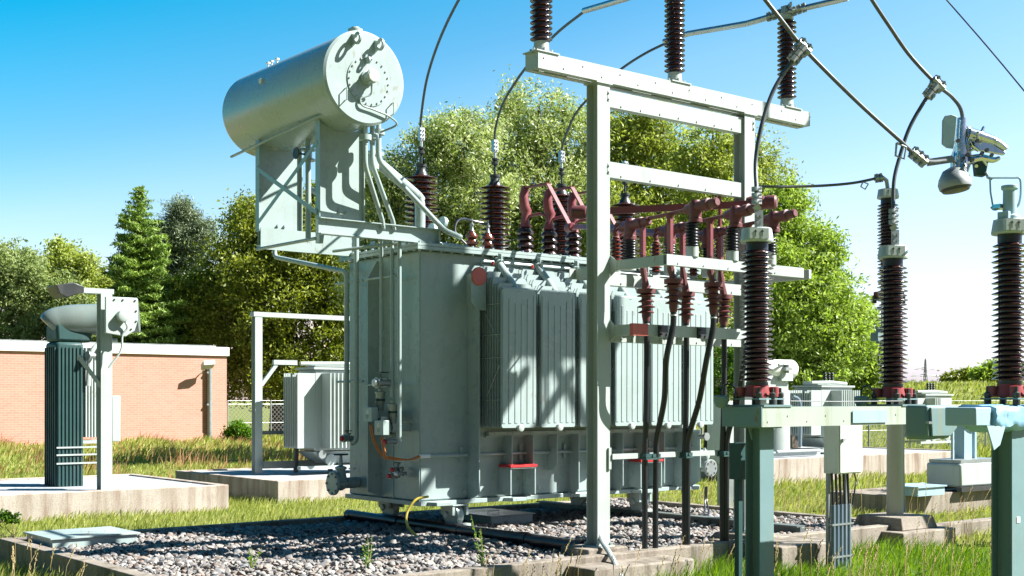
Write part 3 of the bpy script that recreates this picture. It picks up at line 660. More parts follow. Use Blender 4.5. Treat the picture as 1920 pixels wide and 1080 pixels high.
m = M().tube([(-1.2, .75, 5.05), (-1.2, .75, 3.8)], .035, 12).tube([(-1.0, 1.1, 5.08), (-1.0, 1.1, 4.5), (-.6, .6, 4.1)], .03, 12)
m.lathe([(.09, 0), (.09, .025), (.05, .03), (.05, .12), (.09, .13), (.09, .155)], (-1.2, .75, 4.78), (0, 0, 1), 18); part('drop_pipe', m, G, T)
part('hand_wheel', M().lathe([(.015, 0), (.07, .004), (.078, .012), (.07, .022), (.015, .02)], (-1.36, .75, 4.86), (-1, 0, 0), 18).cyl((-1.36, .75, 4.86), (-1.2, .75, 4.86), .012), 'dark_steel', T)
part('drop_pipe', M().box((-.95, .9, 3.78), (-.88, 1.0, 5.1)).box((-1.1, .93, 3.78), (-1.06, .97, 5.1)), G, T)
part('long_pipe', M().tube([(.38, .16, 3.96), (.62, 1.0, 3.99), (.8, 1.42, 4.0), (2.2, 1.45, 3.97), (4.6, 1.45, 3.90)], .032, 10), 'pale_grey_paint', T)
part('lid_pipe', M().tube([(-.35, .65, 3.9), (-.1, .5, 3.82), (.6, .5, 3.82)], .03, 10), G, T)
# ---- high voltage bushings
def hv_bushing(u, v=1.1):
    b = part('bushing', skirts(M(), (u, v, 0), 3.80, 4.86, .12, .232, 14, 30, droop=.1), 'porcelain', T)
    part('turret', M().lathe([(.17, 0), (.17, .05), (.2, .055), (.2, .085)], (u, v, ZT+.03), (0, 0, 1), 28), G, b)
    part('bushing_cap', M().lathe([(.10, 0), (.085, .04), (.065, .07), (.065, .12), (.075, .125), (.075, .16), (.02, .17)], (u, v, 4.86), (0, 0, 1), 20), 'dark_steel', b)
    z = 5.02
    part('terminal_stem', M().cyl((u, v, z), (u, v, z+.15), .016).lathe([(.02, 0), (.05, .02), (.05, .05), (.02, .07), (.05, .09), (.05, .11), (.02, .12)], (u, v, z+.13), (0, 0, 1), 10), 'dark_steel', b)
    part('terminal_clamp', M().cyl((u, v, z+.25), (u, v, z+.34), .02).cb((u, v, z+.42), (.075, .06, .17)).bolts([(u+dx, v-.03, z+.36+.055*j) for j in range(3) for dx in (-.02, .02)], (0, -1, 0), .012, .02), 'aluminium', b)
    return b
HVU = [.785, 2.083, 3.367, 4.70]
for u in HVU: hv_bushing(u)
def shed_post(parent, name, u, v, z0, z1, n, core, rad, mat):
    return part(name, skirts(M(), (u, v, 0), z0, z1, core, rad, n, 20, droop=.9), mat, parent)
for u in (1.04, 1.31):
    b = shed_post(T, 'small_bushing', u, .27, 3.77, 4.03, 3, .04, .085, 'red_porcelain')
    part('bushing_stud', M().lathe([(.035, 0), (.02, .03), (.02, .07), (.03, .075), (.03, .1), (.012, .11), (.012, .17)], (u, .27, 4.03), (0, 0, 1), 12), 'zinc', b)
part('bushing_lead', M().tube([(1.31, .27, 4.15), (1.04, .27, 4.17), (.85, .2, 4.17), (.66, .1, 4.1), (.6, .05, 3.95), (.72, -.02, 3.80)], .016, 8, 6), 'black_rubber', T)
MVU = [1.956, 2.395, 2.85]
for u in MVU:
    b = part('medium_voltage_bushing', skirts(M(), (u, .25, 0), 3.79, 4.16, .065, .12, 4, 22, droop=.8), 'dark_porcelain', T)
    m = M().tube([(u, .25, 4.16), (u, .25, 4.28), (u+.02, .25, 4.38), (u-.02, .25, 4.46), (u-.03, .25, 4.58), (u, .25, 4.72)], [.085, .05, .075, .07, .065, .055], 14)
    part('insulating_hood', m, 'shroud', b)
    part('hood_spout', M().tube([(u+.03, .2, 4.31), (u+.1, .06, 4.33), (u+.14, -.02, 4.3), (u+.16, -.05, 4.22)], .022, 8, 3), 'shroud', b)
part('bushing_seat', M().box((1.7, .08, ZT+.037), (3.1, .44, ZT+.07)), G, T)
m = M()
for k, (u, v, a, b_, h) in enumerate([(1.6, .9, .3, .3, .14), (2.7, .6, .25, .2, .1), (3.9, .5, .5, .3, .12), (4.3, .25, .3, .2, .18), (3.5, .25, .2, .2, .1)]): m.box((u, v, ZT+.037), (u+a, v+b_, ZT+h))
part('lid_hatch', m, G, T, bev=.01)
# right hand end: valve and cabinet
c = Vector((5.12, -.12, .72))
vv = part('drain_valve', M().lathe([(.13, 0), (.13, .035), (.06, .05), (.06, .2)], c+Vector((0, -.22, 0)), (0, 1, 0), 24).lathe([(.07, 0), (.05, .1), (.08, .16), (.08, .2), (.02, .22), (.02, .3)], c+Vector((0, -.08, 0)), (0, 0, 1), 16), 'pale_grey_paint', T)
part('bolted_flange', M().lathe([(.12, 0), (.12, .004)], c+Vector((0, -.225, 0)), (0, 1, 0), 24).bolts([(c.x+.10*math.cos(t*PI/4), c.y-.224, c.z+.10*math.sin(t*PI/4)) for t in range(8)], (0, -1, 0), .014, .014), 'zinc', vv)
part('valve', M().lathe([(.04, 0), (.04, .12), (.06, .13), (.06, .16)], (4.95, -.25, 1.2), (0, -1, 0), 14).cyl((4.95, -.3, 1.2), (4.95, -.3, 1.33), .02), 'zinc', T)
part('marshalling_cabinet', M().box((TL+.06, .3, .9), (TL+.42, 1.5, 1.95)), 'pale_grey_paint', T, bev=.01)
part('hanging_cables', M().tube([(5.25, -.1, .42), (5.22, -.12, .2), (5.0, -.3, .03), (4.7, -.4, .0)], .014, 8, 5).tube([(5.3, -.08, .42), (5.28, -.1, .2), (5.05, -.35, .03), (4.75, -.5, .0)], .014, 8, 5), 'black_rubber', T)
# ------------------------------------------------------------------ tall steel gantry
P_ = 'pale_grey_paint'
GT = thing('steel_gantry', 'tall pale grey steel gantry standing in front of the big tank', 'gantry', (PU0, PV, .12))
BZ0, BZ1 = 5.27, 5.45
for u in (PU0, PU1):
    p = part('post', M().hbeam((u, PV, .13), (u, PV, BZ0-.003), .19, .18, (1, 0, 0), .012, .01), P_, GT, bev=.003)
    m = M().box((u-.13, PV-.13, .121), (u+.13, PV+.13, .137)).bolts([(u+a, PV+b, .137) for a in (-.1, .1) for b in (-.1, .1)], (0, 0, 1), .015, .03)
    part('base_plate', m, P_, p); part('head_plate', M().box((u-.12, PV-.11, BZ0-.016), (u+.12, PV+.11, BZ0-.001)), P_, p)
    for z in (5.13, 4.32): part('splice_bolts', M().box((u+.055, PV-.094, z-.06), (u+.09, PV-.0905, z+.06)).bolts([(u+.073, PV-.094, z-.035), (u+.073, PV-.094, z+.035)], (0, -1, 0), .012, .012), P_, p)
m = M().channel((-.62, PV-.105, (BZ0+BZ1)/2), (3.92, PV-.105, (BZ0+BZ1)/2), .085, BZ1-BZ0, (0, 0, 1), (0, 1, 0), .01)
m.channel((-.62, PV+.105, (BZ0+BZ1)/2), (3.92, PV+.105, (BZ0+BZ1)/2), .085, BZ1-BZ0, (0, 0, 1), (0, -1, 0), .01)
m.box((-.632, PV-.107, BZ0), (-.622, PV+.107, BZ1)).box((3.922, PV-.107, BZ0), (3.932, PV+.107, BZ1))
for u in (-.5, 1.55, 3.6, .9, 2.2, -.1): m.box((u-.16, PV-.02, BZ1-.012), (u+.16, PV+.02, BZ1+.0))
m.bolts([(-.55+.28*k, PV-.105, BZ1-.06-.07*(k % 2)) for k in range(17)], (0, -1, 0), .009, .008)
part('top_beam', m, P_, GT)
for u in (-.5, 1.55, 3.6): part('seat_plate', M().box((u-.16, PV-.12, BZ1+.001), (u+.16, PV+.12, BZ1+.014)), P_, GT)
def xbar(z0, z1, nb):
    a, b = PU0+.097, PU1-.097
    m = M().channel((a, PV-.06, (z0+z1)/2), (b, PV-.06, (z0+z1)/2), .10, z1-z0, (0, 0, 1), (0, 1, 0), .009)
    m.bolts([(a+.2+(b-a-.4)*k/(nb-1), PV-.06, z0+.03) for k in range(nb)], (0, -1, 0), .011, .01)
    part('cross_beam', m, P_, GT)
xbar(5.02, 5.21, 7); xbar(4.235, 4.41, 5); xbar(3.03, 3.16, 5); xbar(2.40, 2.55, 4)
FV, BV = -3.96, -3.45
m = M().box((PU0+.1, FV+.052, 3.185), (PU0+.15, PV-.05, 3.295)); m.prism([(PU0+.096, PV-.09, 3.12), (PU0+.096, PV-.20, 3.19), (PU0+.096, PV-.20, 3.29), (PU0+.096, PV-.09, 3.36)], (.01, 0, 0)); part('bracket_arm', m, P_, GT, bev=.004)
m = M().box((PU1+.1, FV+.052, 3.185), (PU1+.15, PV-.05, 3.295)); part('bracket_arm', m, P_, GT, bev=.004)
m = M().channel((PU0+.1, FV, 3.24), (2.72, FV, 3.24), .06, .115, (0, 0, 1), (0, 1, 0), .009); m.bolts([(.6+.4*k, FV, 3.21) for k in range(5)], (0, -1, 0), .01, .008); part('front_channel', m, P_, GT)
m = M().channel((uat(1068, PV+.35), PV+.35, 3.18), (2.9, PV+.35, 3.18), .06, .115, (0, 0, 1), (0, 1, 0), .009); part('rear_channel', m, P_, GT)
for u in (PU0, PU1): part('bracket_arm', M().box((u-.03, PV+.09, 3.12), (u+.03, PV+.345, 3.235)), P_, GT)
# cable shelf with the red end
m = M().box((PU0+.1, BV+.05, 2.46), (PU0+.145, PV-.09, 2.58)); m.prism([(PU0+.096, PV-.09, 2.40), (PU0+.096, PV-.16, 2.45), (PU0+.096, PV-.16, 2.58), (PU0+.096, PV-.09, 2.64)], (.01, 0, 0)); part('bracket_arm', m, P_, GT)
part('cable_shelf', M().box((PU0+.33, BV, 2.46), (2.62, BV+.05, 2.585)), P_, GT, bev=.003)
part('red_end_piece', M().box((PU0+.1, BV-.003, 2.457), (PU0+.328, BV+.053, 2.588)), 'pink_red_paint', GT, 'red painted end of the cable shelf')
for u in (.87, 1.5): part('clamp_plate', M().box((u-.06, BV-.03, 2.45), (u+.07, BV-.004, 2.58)).bolts([(u-.04, BV-.03, 2.48), (u-.04, BV-.03, 2.55), (u+.05, BV-.03, 2.48)], (0, -1, 0), .012, .015), 'dark_steel', GT)
part('cable_rail', M().box((PU0+.098, PV-.13, 1.09), (PU1+.2, PV-.115, 1.15)), P_, GT)
part('cable_rail_bracket', M().box((PU0+.06, PV-.112, .98), (PU0+.096, PV-.09, 1.22)), P_, GT)
# grey flexible tube at the foot of the post
part('foot_conduit', M().tube([(PU0-.03, PV-.04, .75), (PU0-.03, PV-.05, .35), (PU0-.06, PV-.12, .2), (PU0-.15, PV-.35, .08), (PU0-.38, PV-.75, -.1), (PU0-.40, PV-.78, -.28)], .028, 10, 6), P_, GT)
# insulators on the top beam
def line_insulator(label, u, v, z, n=17, h=1.0):
    e = thing('post_insulator', label, 'insulator', (u, v, z), 'tall insulators on the gantry beam')
    part('insulator_body', skirts(M(), (u, v, z), .12, .12+h, .078, .122, n, 26, droop=.05), 'dark_porcelain', e)
    m = M().lathe([(.10, 0), (.10, .014), (.085, .016), (.08, .12), (.06, .125)], (u, v, z), (0, 0, 1), 24)
    m.bolts([(u+.13*math.cos(t*PI/3+.3), v+.09*math.sin(t*PI/3+.3), z) for t in range(6)], (0, 0, 1), .013, .04)
    part('base_fitting', m, P_, e)
    part('head_fitting', M().lathe([(.07, 0), (.085, .01), (.085, .07), (.06, .09), (.02, .1)], (u, v, z+.12+h), (0, 0, 1), 20), P_, e)
    return e
zi = BZ1+.015
line_insulator('tall dark brown ribbed insulator on the left end of the gantry top beam', -.5, PV, zi)
line_insulator('tall dark brown ribbed insulator on the middle of the gantry top beam', 1.55, PV, zi)
line_insulator('tall dark brown ribbed insulator on the right end of the gantry top beam', 3.6, PV, zi)
# ------------------------------------------------------------------ red-brown insulated busbars of the three phases
PH = [.87, 1.52, 2.17]; OR_ = ['left', 'middle', 'right']
def tee(e, u, v, z):
    m = M().lathe([(.075, 0), (.075, .04), (.066, .05), (.072, .14), (.07, .2), (.045, .24)], (u, v, z-.16), (0, 0, 1), 18)
    m.lathe([(.03, -.16), (.058, -.12), (.064, .0), (.056, .12), (.067, .13), (.067, .2), (.05, .21), (.052, .30), (.038, .32)], (u, v, z), (0, -1, .08), 18)
    part('tee_hood', m, 'brown_shroud', e)
for i, u in enumerate(PH):
    e = thing('insulated_busbar', ['red brown sleeved busbar nearest the left gantry post with square tee hood', 'middle red brown sleeved busbar between the gantry posts', 'red brown sleeved busbar nearest the right gantry post'][i], 'busbar', (u, PV, 3.3), 'sleeved busbars inside the gantry')
    zb = 3.80
    part('bar', M().tube([(u, FV+.12, zb+.02), (u, FV+.5, zb), (u, -3.2, zb-.01), (u, -2.72, zb-.02)], .022, 10, 4), 'brown_shroud', e)
    tee(e, u, FV, zb+.03); tee(e, u, PV+.05, zb-.06)
    part('link_bar', M().plate((u, PV+.2, zb-.06), (MVU[i], -.72, 4.06), .07, .022, (1, 0, 1)), 'shroud', e)
    part('link_bar', M().plate((MVU[i], -.69, 4.08), (MVU[i], -.24, 4.69), .07, .022, (1, 0, 0)).plate((MVU[i], -.25, 4.70), (MVU[i], .26, 4.71), .07, .022, (1, 0, 0)), 'shroud', e)
    part('link_knuckle', M().lathe([(.04, 0), (.06, .03), (.06, .16), (.045, .18)], (MVU[i], -.62, 4.05), (-.25, -1, 0), 14), 'shroud', e)
    for v, du in ((-3.58, .0), (-3.155, 0)):
        zt = 3.10 if v < -3.4 else 3.02; bend = .035
        m = M().lathe([(.06, 0), (.03, .06), (.028, .1)], (u, v, zb+.0), (0, 0, -1), 12)
        part('drop_bar', M().box((u-.022, v-.03, 3.38), (u+.022, v+.03, zb-.02)), 'shroud', e); part('drop_joint', m, 'brown_shroud', e)
        part('drop_sleeve', M().tube([(u, v, 3.39), (u+.0, v, 3.27), (u+.012, v, 3.2), (u+.02, v-.01, 3.13), (u+bend, v-.02, zt-.01)], [.035, .03, .042, .034, .045], 10), 'brown_shroud', e)
    # small ribbed arrester and its tail
    part('tail', M().tube([(u, -2.72, zb-.02), (u+.005, -2.72, 3.74), (u-.012, -2.72, 3.70), (u+.01, -2.72, 3.65), (u, -2.72, 3.62)], [.03, .02, .032, .03, .045], 10), 'brown_shroud', e)
    a = thing('small_arrester', ['small red ribbed arrester', 'small red ribbed arrester', 'small red ribbed arrester'][i]+' on the rear channel under the '+['left', 'middle', 'right'][i]+' sleeved busbar', 'arrester', (u, -2.68, 3.24), 'small arresters on the rear channel')
    part('arrester_body', skirts(M(), (u, -2.72, 0), 3.26, 3.61, .045, .075, 8, 18, droop=.1), 'red_porcelain', a)
    part('arrester_foot', M().lathe([(.05, 3.235), (.05, 3.262)], (u, -2.72, 0), (0, 0, 1), 16), 'zinc', a)
    for v, nm, z0 in ((FV+.05, 'front', 3.31), (PV+.05, 'rear', 3.24)):
        b = thing('support_insulator', f'black ribbed insulator on the {nm} channel under the {OR_[i]} busbar tee hood', 'insulator', (u, v, z0), 'black insulators under the tee hoods')
        zt = (zb-.12 if nm == 'front' else zb-.22); m = skirts(M(), (u, v, 0), z0+.1, zt, .05, .082, 8, 20, droop=.05)
        part('insulator_body', m, 'black_rubber', b)
        part('insulator_foot', M().lathe([(.07, z0-.01), (.07, z0+.1)], (u, v, 0), (0, 0, 1), 18), P_, b)
# neutral busbar behind
e = thing('neutral_busbar', 'long flat red sleeved busbar running behind the gantry to a thick end hood', 'busbar', (2.4, -.6, 3.9))
NA, NB = q(1100, 397, 15.9), q(1400, 383, 15.2)
part('bar', M().plate(NA, NB, .085, .03, (0, 0, 1)), 'shroud', e)
m = M().lathe([(.07, 0), (.085, .05), (.085, .2), (.075, .22), (.085, .24), (.085, .34), (.06, .36)], NB-Vector((0, 0, -.01)), NB-NA, 18); part('end_hood', m, 'brown_shroud', e)
c = q(1349, 392, 15.4); part('rod', M().tube([c+Vector((0, 0, .18)), c+Vector((0, 0, .05)), c+Vector((.01, 0, -.05)), c+Vector((0, 0, -.25))], [.018, .03, .02, .03], 10), 'shroud', e)
part('stand_off', skirts(M(), c, -.6, -.25, .04, .07, 7, 16), 'red_porcelain', e)
part('stand_off_foot', M().cyl(c+Vector((0, 0, -.63)), c+Vector((0, 0, -.6)), .05).box((c.x-.03, c.y-.03, 3.1), (c.x+.03, c.y+.03, c.z-.63)), P_, e)
m = M().lathe([(.07, 0), (.085, .04), (.085, .18), (.05, .2)], NA, NA-NB, 16); part('end_hood', m, 'brown_shroud', e)
# ------------------------------------------------------------------ black power cables with their terminations
def cable(label, pts, u, v, zt, mid):
    e = thing('power_cable', label, 'cable', (pts[-1][0], pts[-1][1], -.3), 'black power cables hanging in the gantry')
    part('cable_run', M().tube(pts, .034, 12, 7), 'black_rubber', e)
    t = part('cable_termination', M().lathe([(.05, 0), (.105, -.005), (.105, -.055), (.06, -.06), (.04, -.09)], (u, v, zt+.01), (0, 0, 1), 20), 'brown_shroud', e)
    m = M()
    for k in range(4): m.lathe([(.05, 0), (.105 if k % 2 == 0 else .092, -.022), (.102 if k % 2 == 0 else .09, -.03), (.045, -.02)], (u, v, zt-.05-.062*k), (0, 0, 1), 20)
    m.lathe([(.055, -.04), (.048, -.25), (.05, -.30), (.038, -.36)], (u, v, zt), (0, 0, 1), 16); part('termination_sheds', m, 'brown_shroud', t)
    part('band', M().lathe([(.04, 0), (.04, .012)], (u, v, zt-.40), (0, 0, 1), 12), 'white_paint', t)
    return e
base_v = -3.2
names = ['first black power cable, left of all, hanging straight from the rear row', 'second black power cable from the left, curving from the front row', 'third black power cable from the left, behind the curving ones', 'fourth black power cable from the left, with the longest curve', 'fifth black power cable from the left, hanging straight beside the right post', 'sixth black power cable, right of all, curving down behind the dark arrester']
k_ = 0
for i, u in enumerate(PH):
    u2 = u+.035
    for v, zt in ((-3.155, 3.0), (-3.58, 3.08)):
        if v > -3.4:
            pts = [(u2, v-.02, zt-.33), (u2, v-.03, 2.3), (u2+.0, v-.02, 1.6), (u2-.0, v+.0, 1.12), (u2, v, .6), (u2, v, -.1)]
            if i == 2: pts[-1] = (u2, v, -.35)
        else:
            ub = uat([1229, 1289, 1362][i], -3.19)
            pts = [(u2, v-.02, zt-.33), (u2, v-.01, 2.55), (u2-.04, v+.05, 2.2), (u2+(ub-u2)*.6, v+.2, 1.75), (ub, -3.22, 1.35), (ub, -3.2, 1.12), (ub, -3.19, .6), (ub, -3.19, -.1)]
            if i == 2: pts[-1] = (ub, -3.19, -.35)
        cable(names[k_], pts, u2, v-.02, zt, None); k_ += 1
for i, u in enumerate(PH):
    ub = uat([1229, 1289, 1362][i], -3.19); a, b = sorted((ub, u+.035))
    e = single('cable_cleat', M().box((a-.05, -3.225, 1.10), (b+.05, -3.12, 1.14)).box((a-.055, -3.235, 1.075), (b+.055, -3.115, 1.097)).cyl(((a+b)/2, -3.235, 1.12), ((a+b)/2, -3.1, 1.12), .02), 'dark_teal_paint', 'small green cable cleat clamping the '+['left', 'middle', 'right'][i]+' pair of black cables', 'cable cleat', ((a+b)/2, -3.2, 1.1), 'green cable cleats on the lower rail')
for k, (px, zt) in enumerate([(1345, .02), (1362, .04), (1277, -.02), (1291, -.02)]):
    v = -3.155 if k in (0, 2) else -3.19; u = uat(px, v)
    e = thing('duct_pipe', 'grey duct pipe in the ground taking the '+['fifth', 'sixth', 'third', 'fourth'][k]+' black cable from the left', 'pipe', (u, v, -.4), 'duct pipes for the cables')
    part('pipe', M().cyl((u, v, -.5), (u, v, zt-.06), .048), 'blue_conduit', e)
    part('pipe_collar', M().lathe([(.06, -.06), (.062, .0), (.045, .01)], (u, v, zt), (0, 0, 1), 16), 'blue_conduit', e)
# ------------------------------------------------------------------ front support frame, arresters
G2 = 'weathered_green_paint'
FF = thing('steel_stand', 'weathered grey green steel frame in the foreground carrying the two dark arresters', 'frame', (-.5, -5.97, -.3))
FZ0, FZ1 = 1.515, 1.69
F0, F1 = -6.2, -5.75
ue = 3.2
m = M().box((-.70, F0, FZ0), (ue, F0+.012, FZ1)).box((-.70, F0+.013, FZ1-.012), (ue, F0+.08, FZ1)).box((-.70, F0+.013, FZ0), (ue, F0+.08, FZ0+.012))
m.bolts([(-.63+.27*k, F0, FZ0+.045+.05*(k % 2)) for k in range(14)], (0, -1, 0), .007, .006)
part('front_beam', m, 'weathered_beam_paint', FF)
part('rear_beam', M().box((-.70, F1-.012, FZ0), (ue, F1, FZ1)).box((-.70, F1-.08, FZ1-.012), (ue, F1-.013, FZ1)), G2, FF)
part('end_plate', M().box((-.714, F0, FZ0), (-.702, F1, FZ1)).bolts([(-.714, F0+.05, FZ0+.05), (-.714, F0+.05, FZ1-.05)], (-1, 0, 0), .008, .006), G2, FF, bev=.002)
for u in (-.5, 1.55): part('seat_plate', M().box((u-.19, F0-.01, FZ1+.001), (u+.19, F1+.01, FZ1+.018)), G2, FF)
pu = uat(1424, -5.97)
pp = part('post', M().hbeam((pu, -5.97, -.3), (pu, -5.97, FZ0-.002), .19, .17, (1, 0, 0), .012, .01), G2, FF, bev=.003)
m = M().prism([(pu+.1, -5.97-.005, FZ0-.003), (pu+.22, -5.97-.005, FZ0-.003), (pu+.1, -5.97-.005, FZ0-.12)], (0, .01, 0)).prism([(pu-.1, -5.97-.005, FZ0-.003), (pu-.15, -5.97-.005, FZ0-.003), (pu-.1, -5.97-.005, FZ0-.12)], (0, .01, 0)).box((pu-.16, -6.09, FZ0-.014), (pu+.16, -5.85, FZ0-.003)); part('gusset', m, G2, pp)
bu = uat(1385, -5.7); part('side_box', M().box((bu-.06, -5.78, 1.03), (bu+.07, -5.64, 1.36)).box((bu-.02, -5.72, -.3), (bu+.03, -5.67, 1.03)), 'dark_teal_paint', FF)
uL = uat(1597, F0); uR = uat(1661, F0)
part('name_plate', M().box((uL, F0-.014, zat(793, uL, F0)), (uR, F0-.008, zat(770, uL, F0))), 'blue_grey_paint', FF, 'faded pale blue blank plate')
part('earth_wire', M().tube([(-.3, F0+.02, FZ1+.05), (.4, F0+.03, FZ1+.045), (1.4, F0+.02, FZ1+.05)], .005, 6), 'conductor_grey', FF)
def arrester(label, u, v, z, cap_h=True):
    e = thing('surge_arrester', label, 'arrester', (u, v, z), 'tall dark arresters with arrow marked caps')
    part('ribbed_body', skirts(M(), (u, v, z), .20, 1.37, .092, .148, 26, 30, alt=.138, droop=.25), 'dark_porcelain', e)
    m = M().prism([(u-.13, v-.13, z+.062), (u+.13, v-.13, z+.062), (u+.13, v+.13, z+.062), (u-.13, v+.13, z+.062)], (0, 0, .008))
    m.lathe([(.125, .071), (.125, .08), (.105, .16), (.105, .175)], (u, v, z), (0, 0, 1), 20)
    for a, b in ((-1, -1), (1, -1), (1, 1), (-1, 1)): m.lathe([(.045, .071), (.045, .155), (.03, .16)], (u+a*.105, v+b*.105, z), (0, 0, 1), 14)
    bs = part('base_flange', m, 'flange_red', e)
    part('base_ring', M().lathe([(.10, .176), (.10, .2)], (u, v, z), (0, 0, 1), 24), 'dark_steel', bs)
    m = M().box((u-.17, v-.17, z+.045), (u+.17, v+.17, z+.058))
    part('mount_plate', m, G2, e)
    for a, b in ((-.14, -.14), (.02, -.16), (.14, .14), (.15, -.14), (-.14, .12)): part('stand_off', M().lathe([(.03, 0), (.03, .045), (.018, .05), (.03, .07), (.03, .10), (.014, .11), (.012, .15)], (u+a, v+b, z), (0, 0, 1), 12), 'dark_steel', e)
    part('neck', M().lathe([(.098, 1.37), (.098, 1.445)], (u, v, z), (0, 0, 1), 26), 'black_rubber', e)
    cp = part('cap', M().prism([(u+.135*math.cos(t), v+.135*math.sin(t), z+1.446) for t in [PI*2*k/12-.3 for k in range(9)]]+[(u-.14, v-.13, z+1.446), (u+.03, v-.14, z+1.446)][:0], (0, 0, .118)).lathe([(.145, 1.44), (.15, 1.455), (.135, 1.55), (.125, 1.565), (.03, 1.57)], (u, v, z), (0, 0, 1), 14), 'cap_paint' if 'cap_paint' in MAT else 'pale_grey_paint', e, ang=25)
    m = M()
    # two upward arrows on a flat name plate facing the camera side
    pn = Vector((-.55, -.835, 0)).normalized(); tx = Vector((.835, -.55, 0)).normalized(); c0 = Vector((u, v, z+1.505))+pn*.148+tx*-.02
    part('arrow_plate', M().prism([c0+tx*-.085+Vector((0, 0, -.045)), c0+tx*.085+Vector((0, 0, -.045)), c0+tx*.085+Vector((0, 0, .048)), c0+tx*-.085+Vector((0, 0, .048))], -pn*.06), 'pale_grey_paint', cp)
    for dx in (-.035, .025):
        c1 = c0+pn*.001+tx*dx
        m.prism([c1+tx*-.003+Vector((0, 0, -.03)), c1+tx*.003+Vector((0, 0, -.03)), c1+tx*.003+Vector((0, 0, .015)), c1+tx*-.003+Vector((0, 0, .015))], pn*.002)
        m.prism([c1+tx*-.014+Vector((0, 0, .012)), c1+tx*.014+Vector((0, 0, .012)), c1+Vector((0, 0, .036))], pn*.002)
    part('arrow_mark', m, 'dark_steel', cp)
    return e
def top_terminal(e, u, v, z, side=(1, 0, 0)):
    s = Vector(side).normalized(); n = Vector((-.55, -.835, 0)).normalized(); tx = Vector((.835, -.55, 0)).normalized()
    c = Vector((u, v, z))+n*.06
    m = M().plate(c+Vector((0, 0, 0)), c+Vector((0, 0, .15)), .075, .015, tx)
    m.bolts([c+n*.008+tx*a+Vector((0, 0, b)) for a in (-.018, .018) for b in (.04, .1)], n, .014, .02)
    m.plate(c+Vector((0, 0, .15)), c+Vector((-.02, 0, .19))+tx*-.02, .06, .012, tx)
    part('terminal_plate', m, 'dark_steel' if False else 'zinc', e)
    d = c+tx*-.02+Vector((0, 0, .19)); m = M()
    for k in range(3): m.cb(d+Vector((0, 0, .035+.055*k)), (.07, .06, .042)); m.bolts([d+n*.03+tx*a+Vector((0, 0, .035+.055*k)) for a in (-.022, .022)], n, .012, .018)
    part('conductor_clamp', m, 'zinc', e)
    return d+Vector((0, 0, .16))
AV = -5.97; AZ = FZ1+.018
A1 = arrester('tall dark brown ribbed arrester on the foreground frame, nearest the gantry', -.5, AV, AZ); t1 = top_terminal(A1, -.5, AV, AZ+1.57)
A2 = arrester('tall dark brown ribbed arrester on the foreground frame over the blue plate, right of centre', 1.55, AV, AZ-.0); t2 = top_terminal(A2, 1.55, AV, AZ+1.57)
# sensor bulbs hanging at the arrester feet
for u, v, nm in ((-.78, -5.80, 'left'), (1.27, -5.8, 'right')):
    e = thing('discharge_counter', f'small round discharge counter beside the foot of the {nm} foreground arrester', 'counter', (u, v, 1.7))
    part('counter_body', M().lathe([(.02, -.01), (.045, .0), (.07, .05), (.07, .09), (.05, .1)], (u, v, 1.69), (0, 0, 1), 18), G2, e)
    part('counter_wire', M().tube([(u, v, 1.79), (u+.02, v, 1.87), (u+.12, v, 1.89), (u+.2, v-.0, 1.84)], .008, 6, 5), 'black_rubber', e)
# third arrester on the blue wrapped beam at the right edge
B3 = q(1893, 760, 10.7); ZB3 = B3.z
fr = thing('steel_stand', 'steel stand at the right edge with its beam wrapped in pale blue plastic sheet', 'frame', (B3.x, B3.y, -.4))
post = M().hbeam((B3.x-.03, B3.y, -.5), (B3.x-.03, B3.y, ZB3-.18), .20, .19, (1, 0, 0), .012, .01)
part('post', post, 'weathered_teal' if 'weathered_teal' in MAT else G2, fr, bev=.003)
part('post_mark', M().box((B3.x-.06, B3.y-.1, .72), (B3.x-.01, B3.y-.096, .77)), 'white_paint', fr)
# crumpled wrap: a lumpy box
rng = random.Random(5); m = M(); NS, NR = 40, 20; rings = []
uA, uB = uat(1832, B3.y), uat(1832, B3.y)+1.6
for i in range(NS+1):
    u = uA+(uB-uA)*i/NS; ring = []
    for k in range(NR):
        t = 2*PI*k/NR; cx, cz = math.cos(t), math.sin(t); s = 1/max(abs(cx), abs(cz))
        j = 1+rng.uniform(-.045, .045)+.05*math.sin(i*.9+k*.7); sag = -.05*max(0, -cz)*abs(math.sin(i*.45))
        ring.append(Vector((u, B3.y+cx*s*.17*j, ZB3-.085+cz*s*.088*j+sag)))
    rings.append(ring)
m.rings(rings, NR); part('plastic_wrap', m, 'blue_tarp', fr, ang=60)
part('beam', M().box((uA-.25, B3.y-.14, ZB3-.165), (uA-.02, B3.y+.14, ZB3-.015)), 'blue_grey_paint', fr, bev=.01)
part('hanging_wrap', M().prism([(uA-.12, B3.y-.16, ZB3-.16), (uA+.14, B3.y-.17, ZB3-.17), (uA+.06, B3.y-.17, ZB3-.32), (uA-.03, B3.y-.17, ZB3-.36)], (0, .012, 0)), 'blue_grey_paint', fr)
bx0 = q(1738, 757, 10.9); 
e = thing('terminal_box', 'grey green rounded terminal box at the right end of the foreground beam', 'junction box', (bx0.x, bx0.y, 1.5))
wv = .34
m = M().prism([(bx0.x, bx0.y, ZB3-.0), (bx0.x+.46, bx0.y, ZB3), (bx0.x+.46, bx0.y, ZB3-.22), (bx0.x+.34, bx0.y, ZB3-.29), (bx0.x+.04, bx0.y, ZB3-.30), (bx0.x, bx0.y, ZB3-.27)], (0, .22, 0)); part('box_body', m, G2, e, bev=.02)
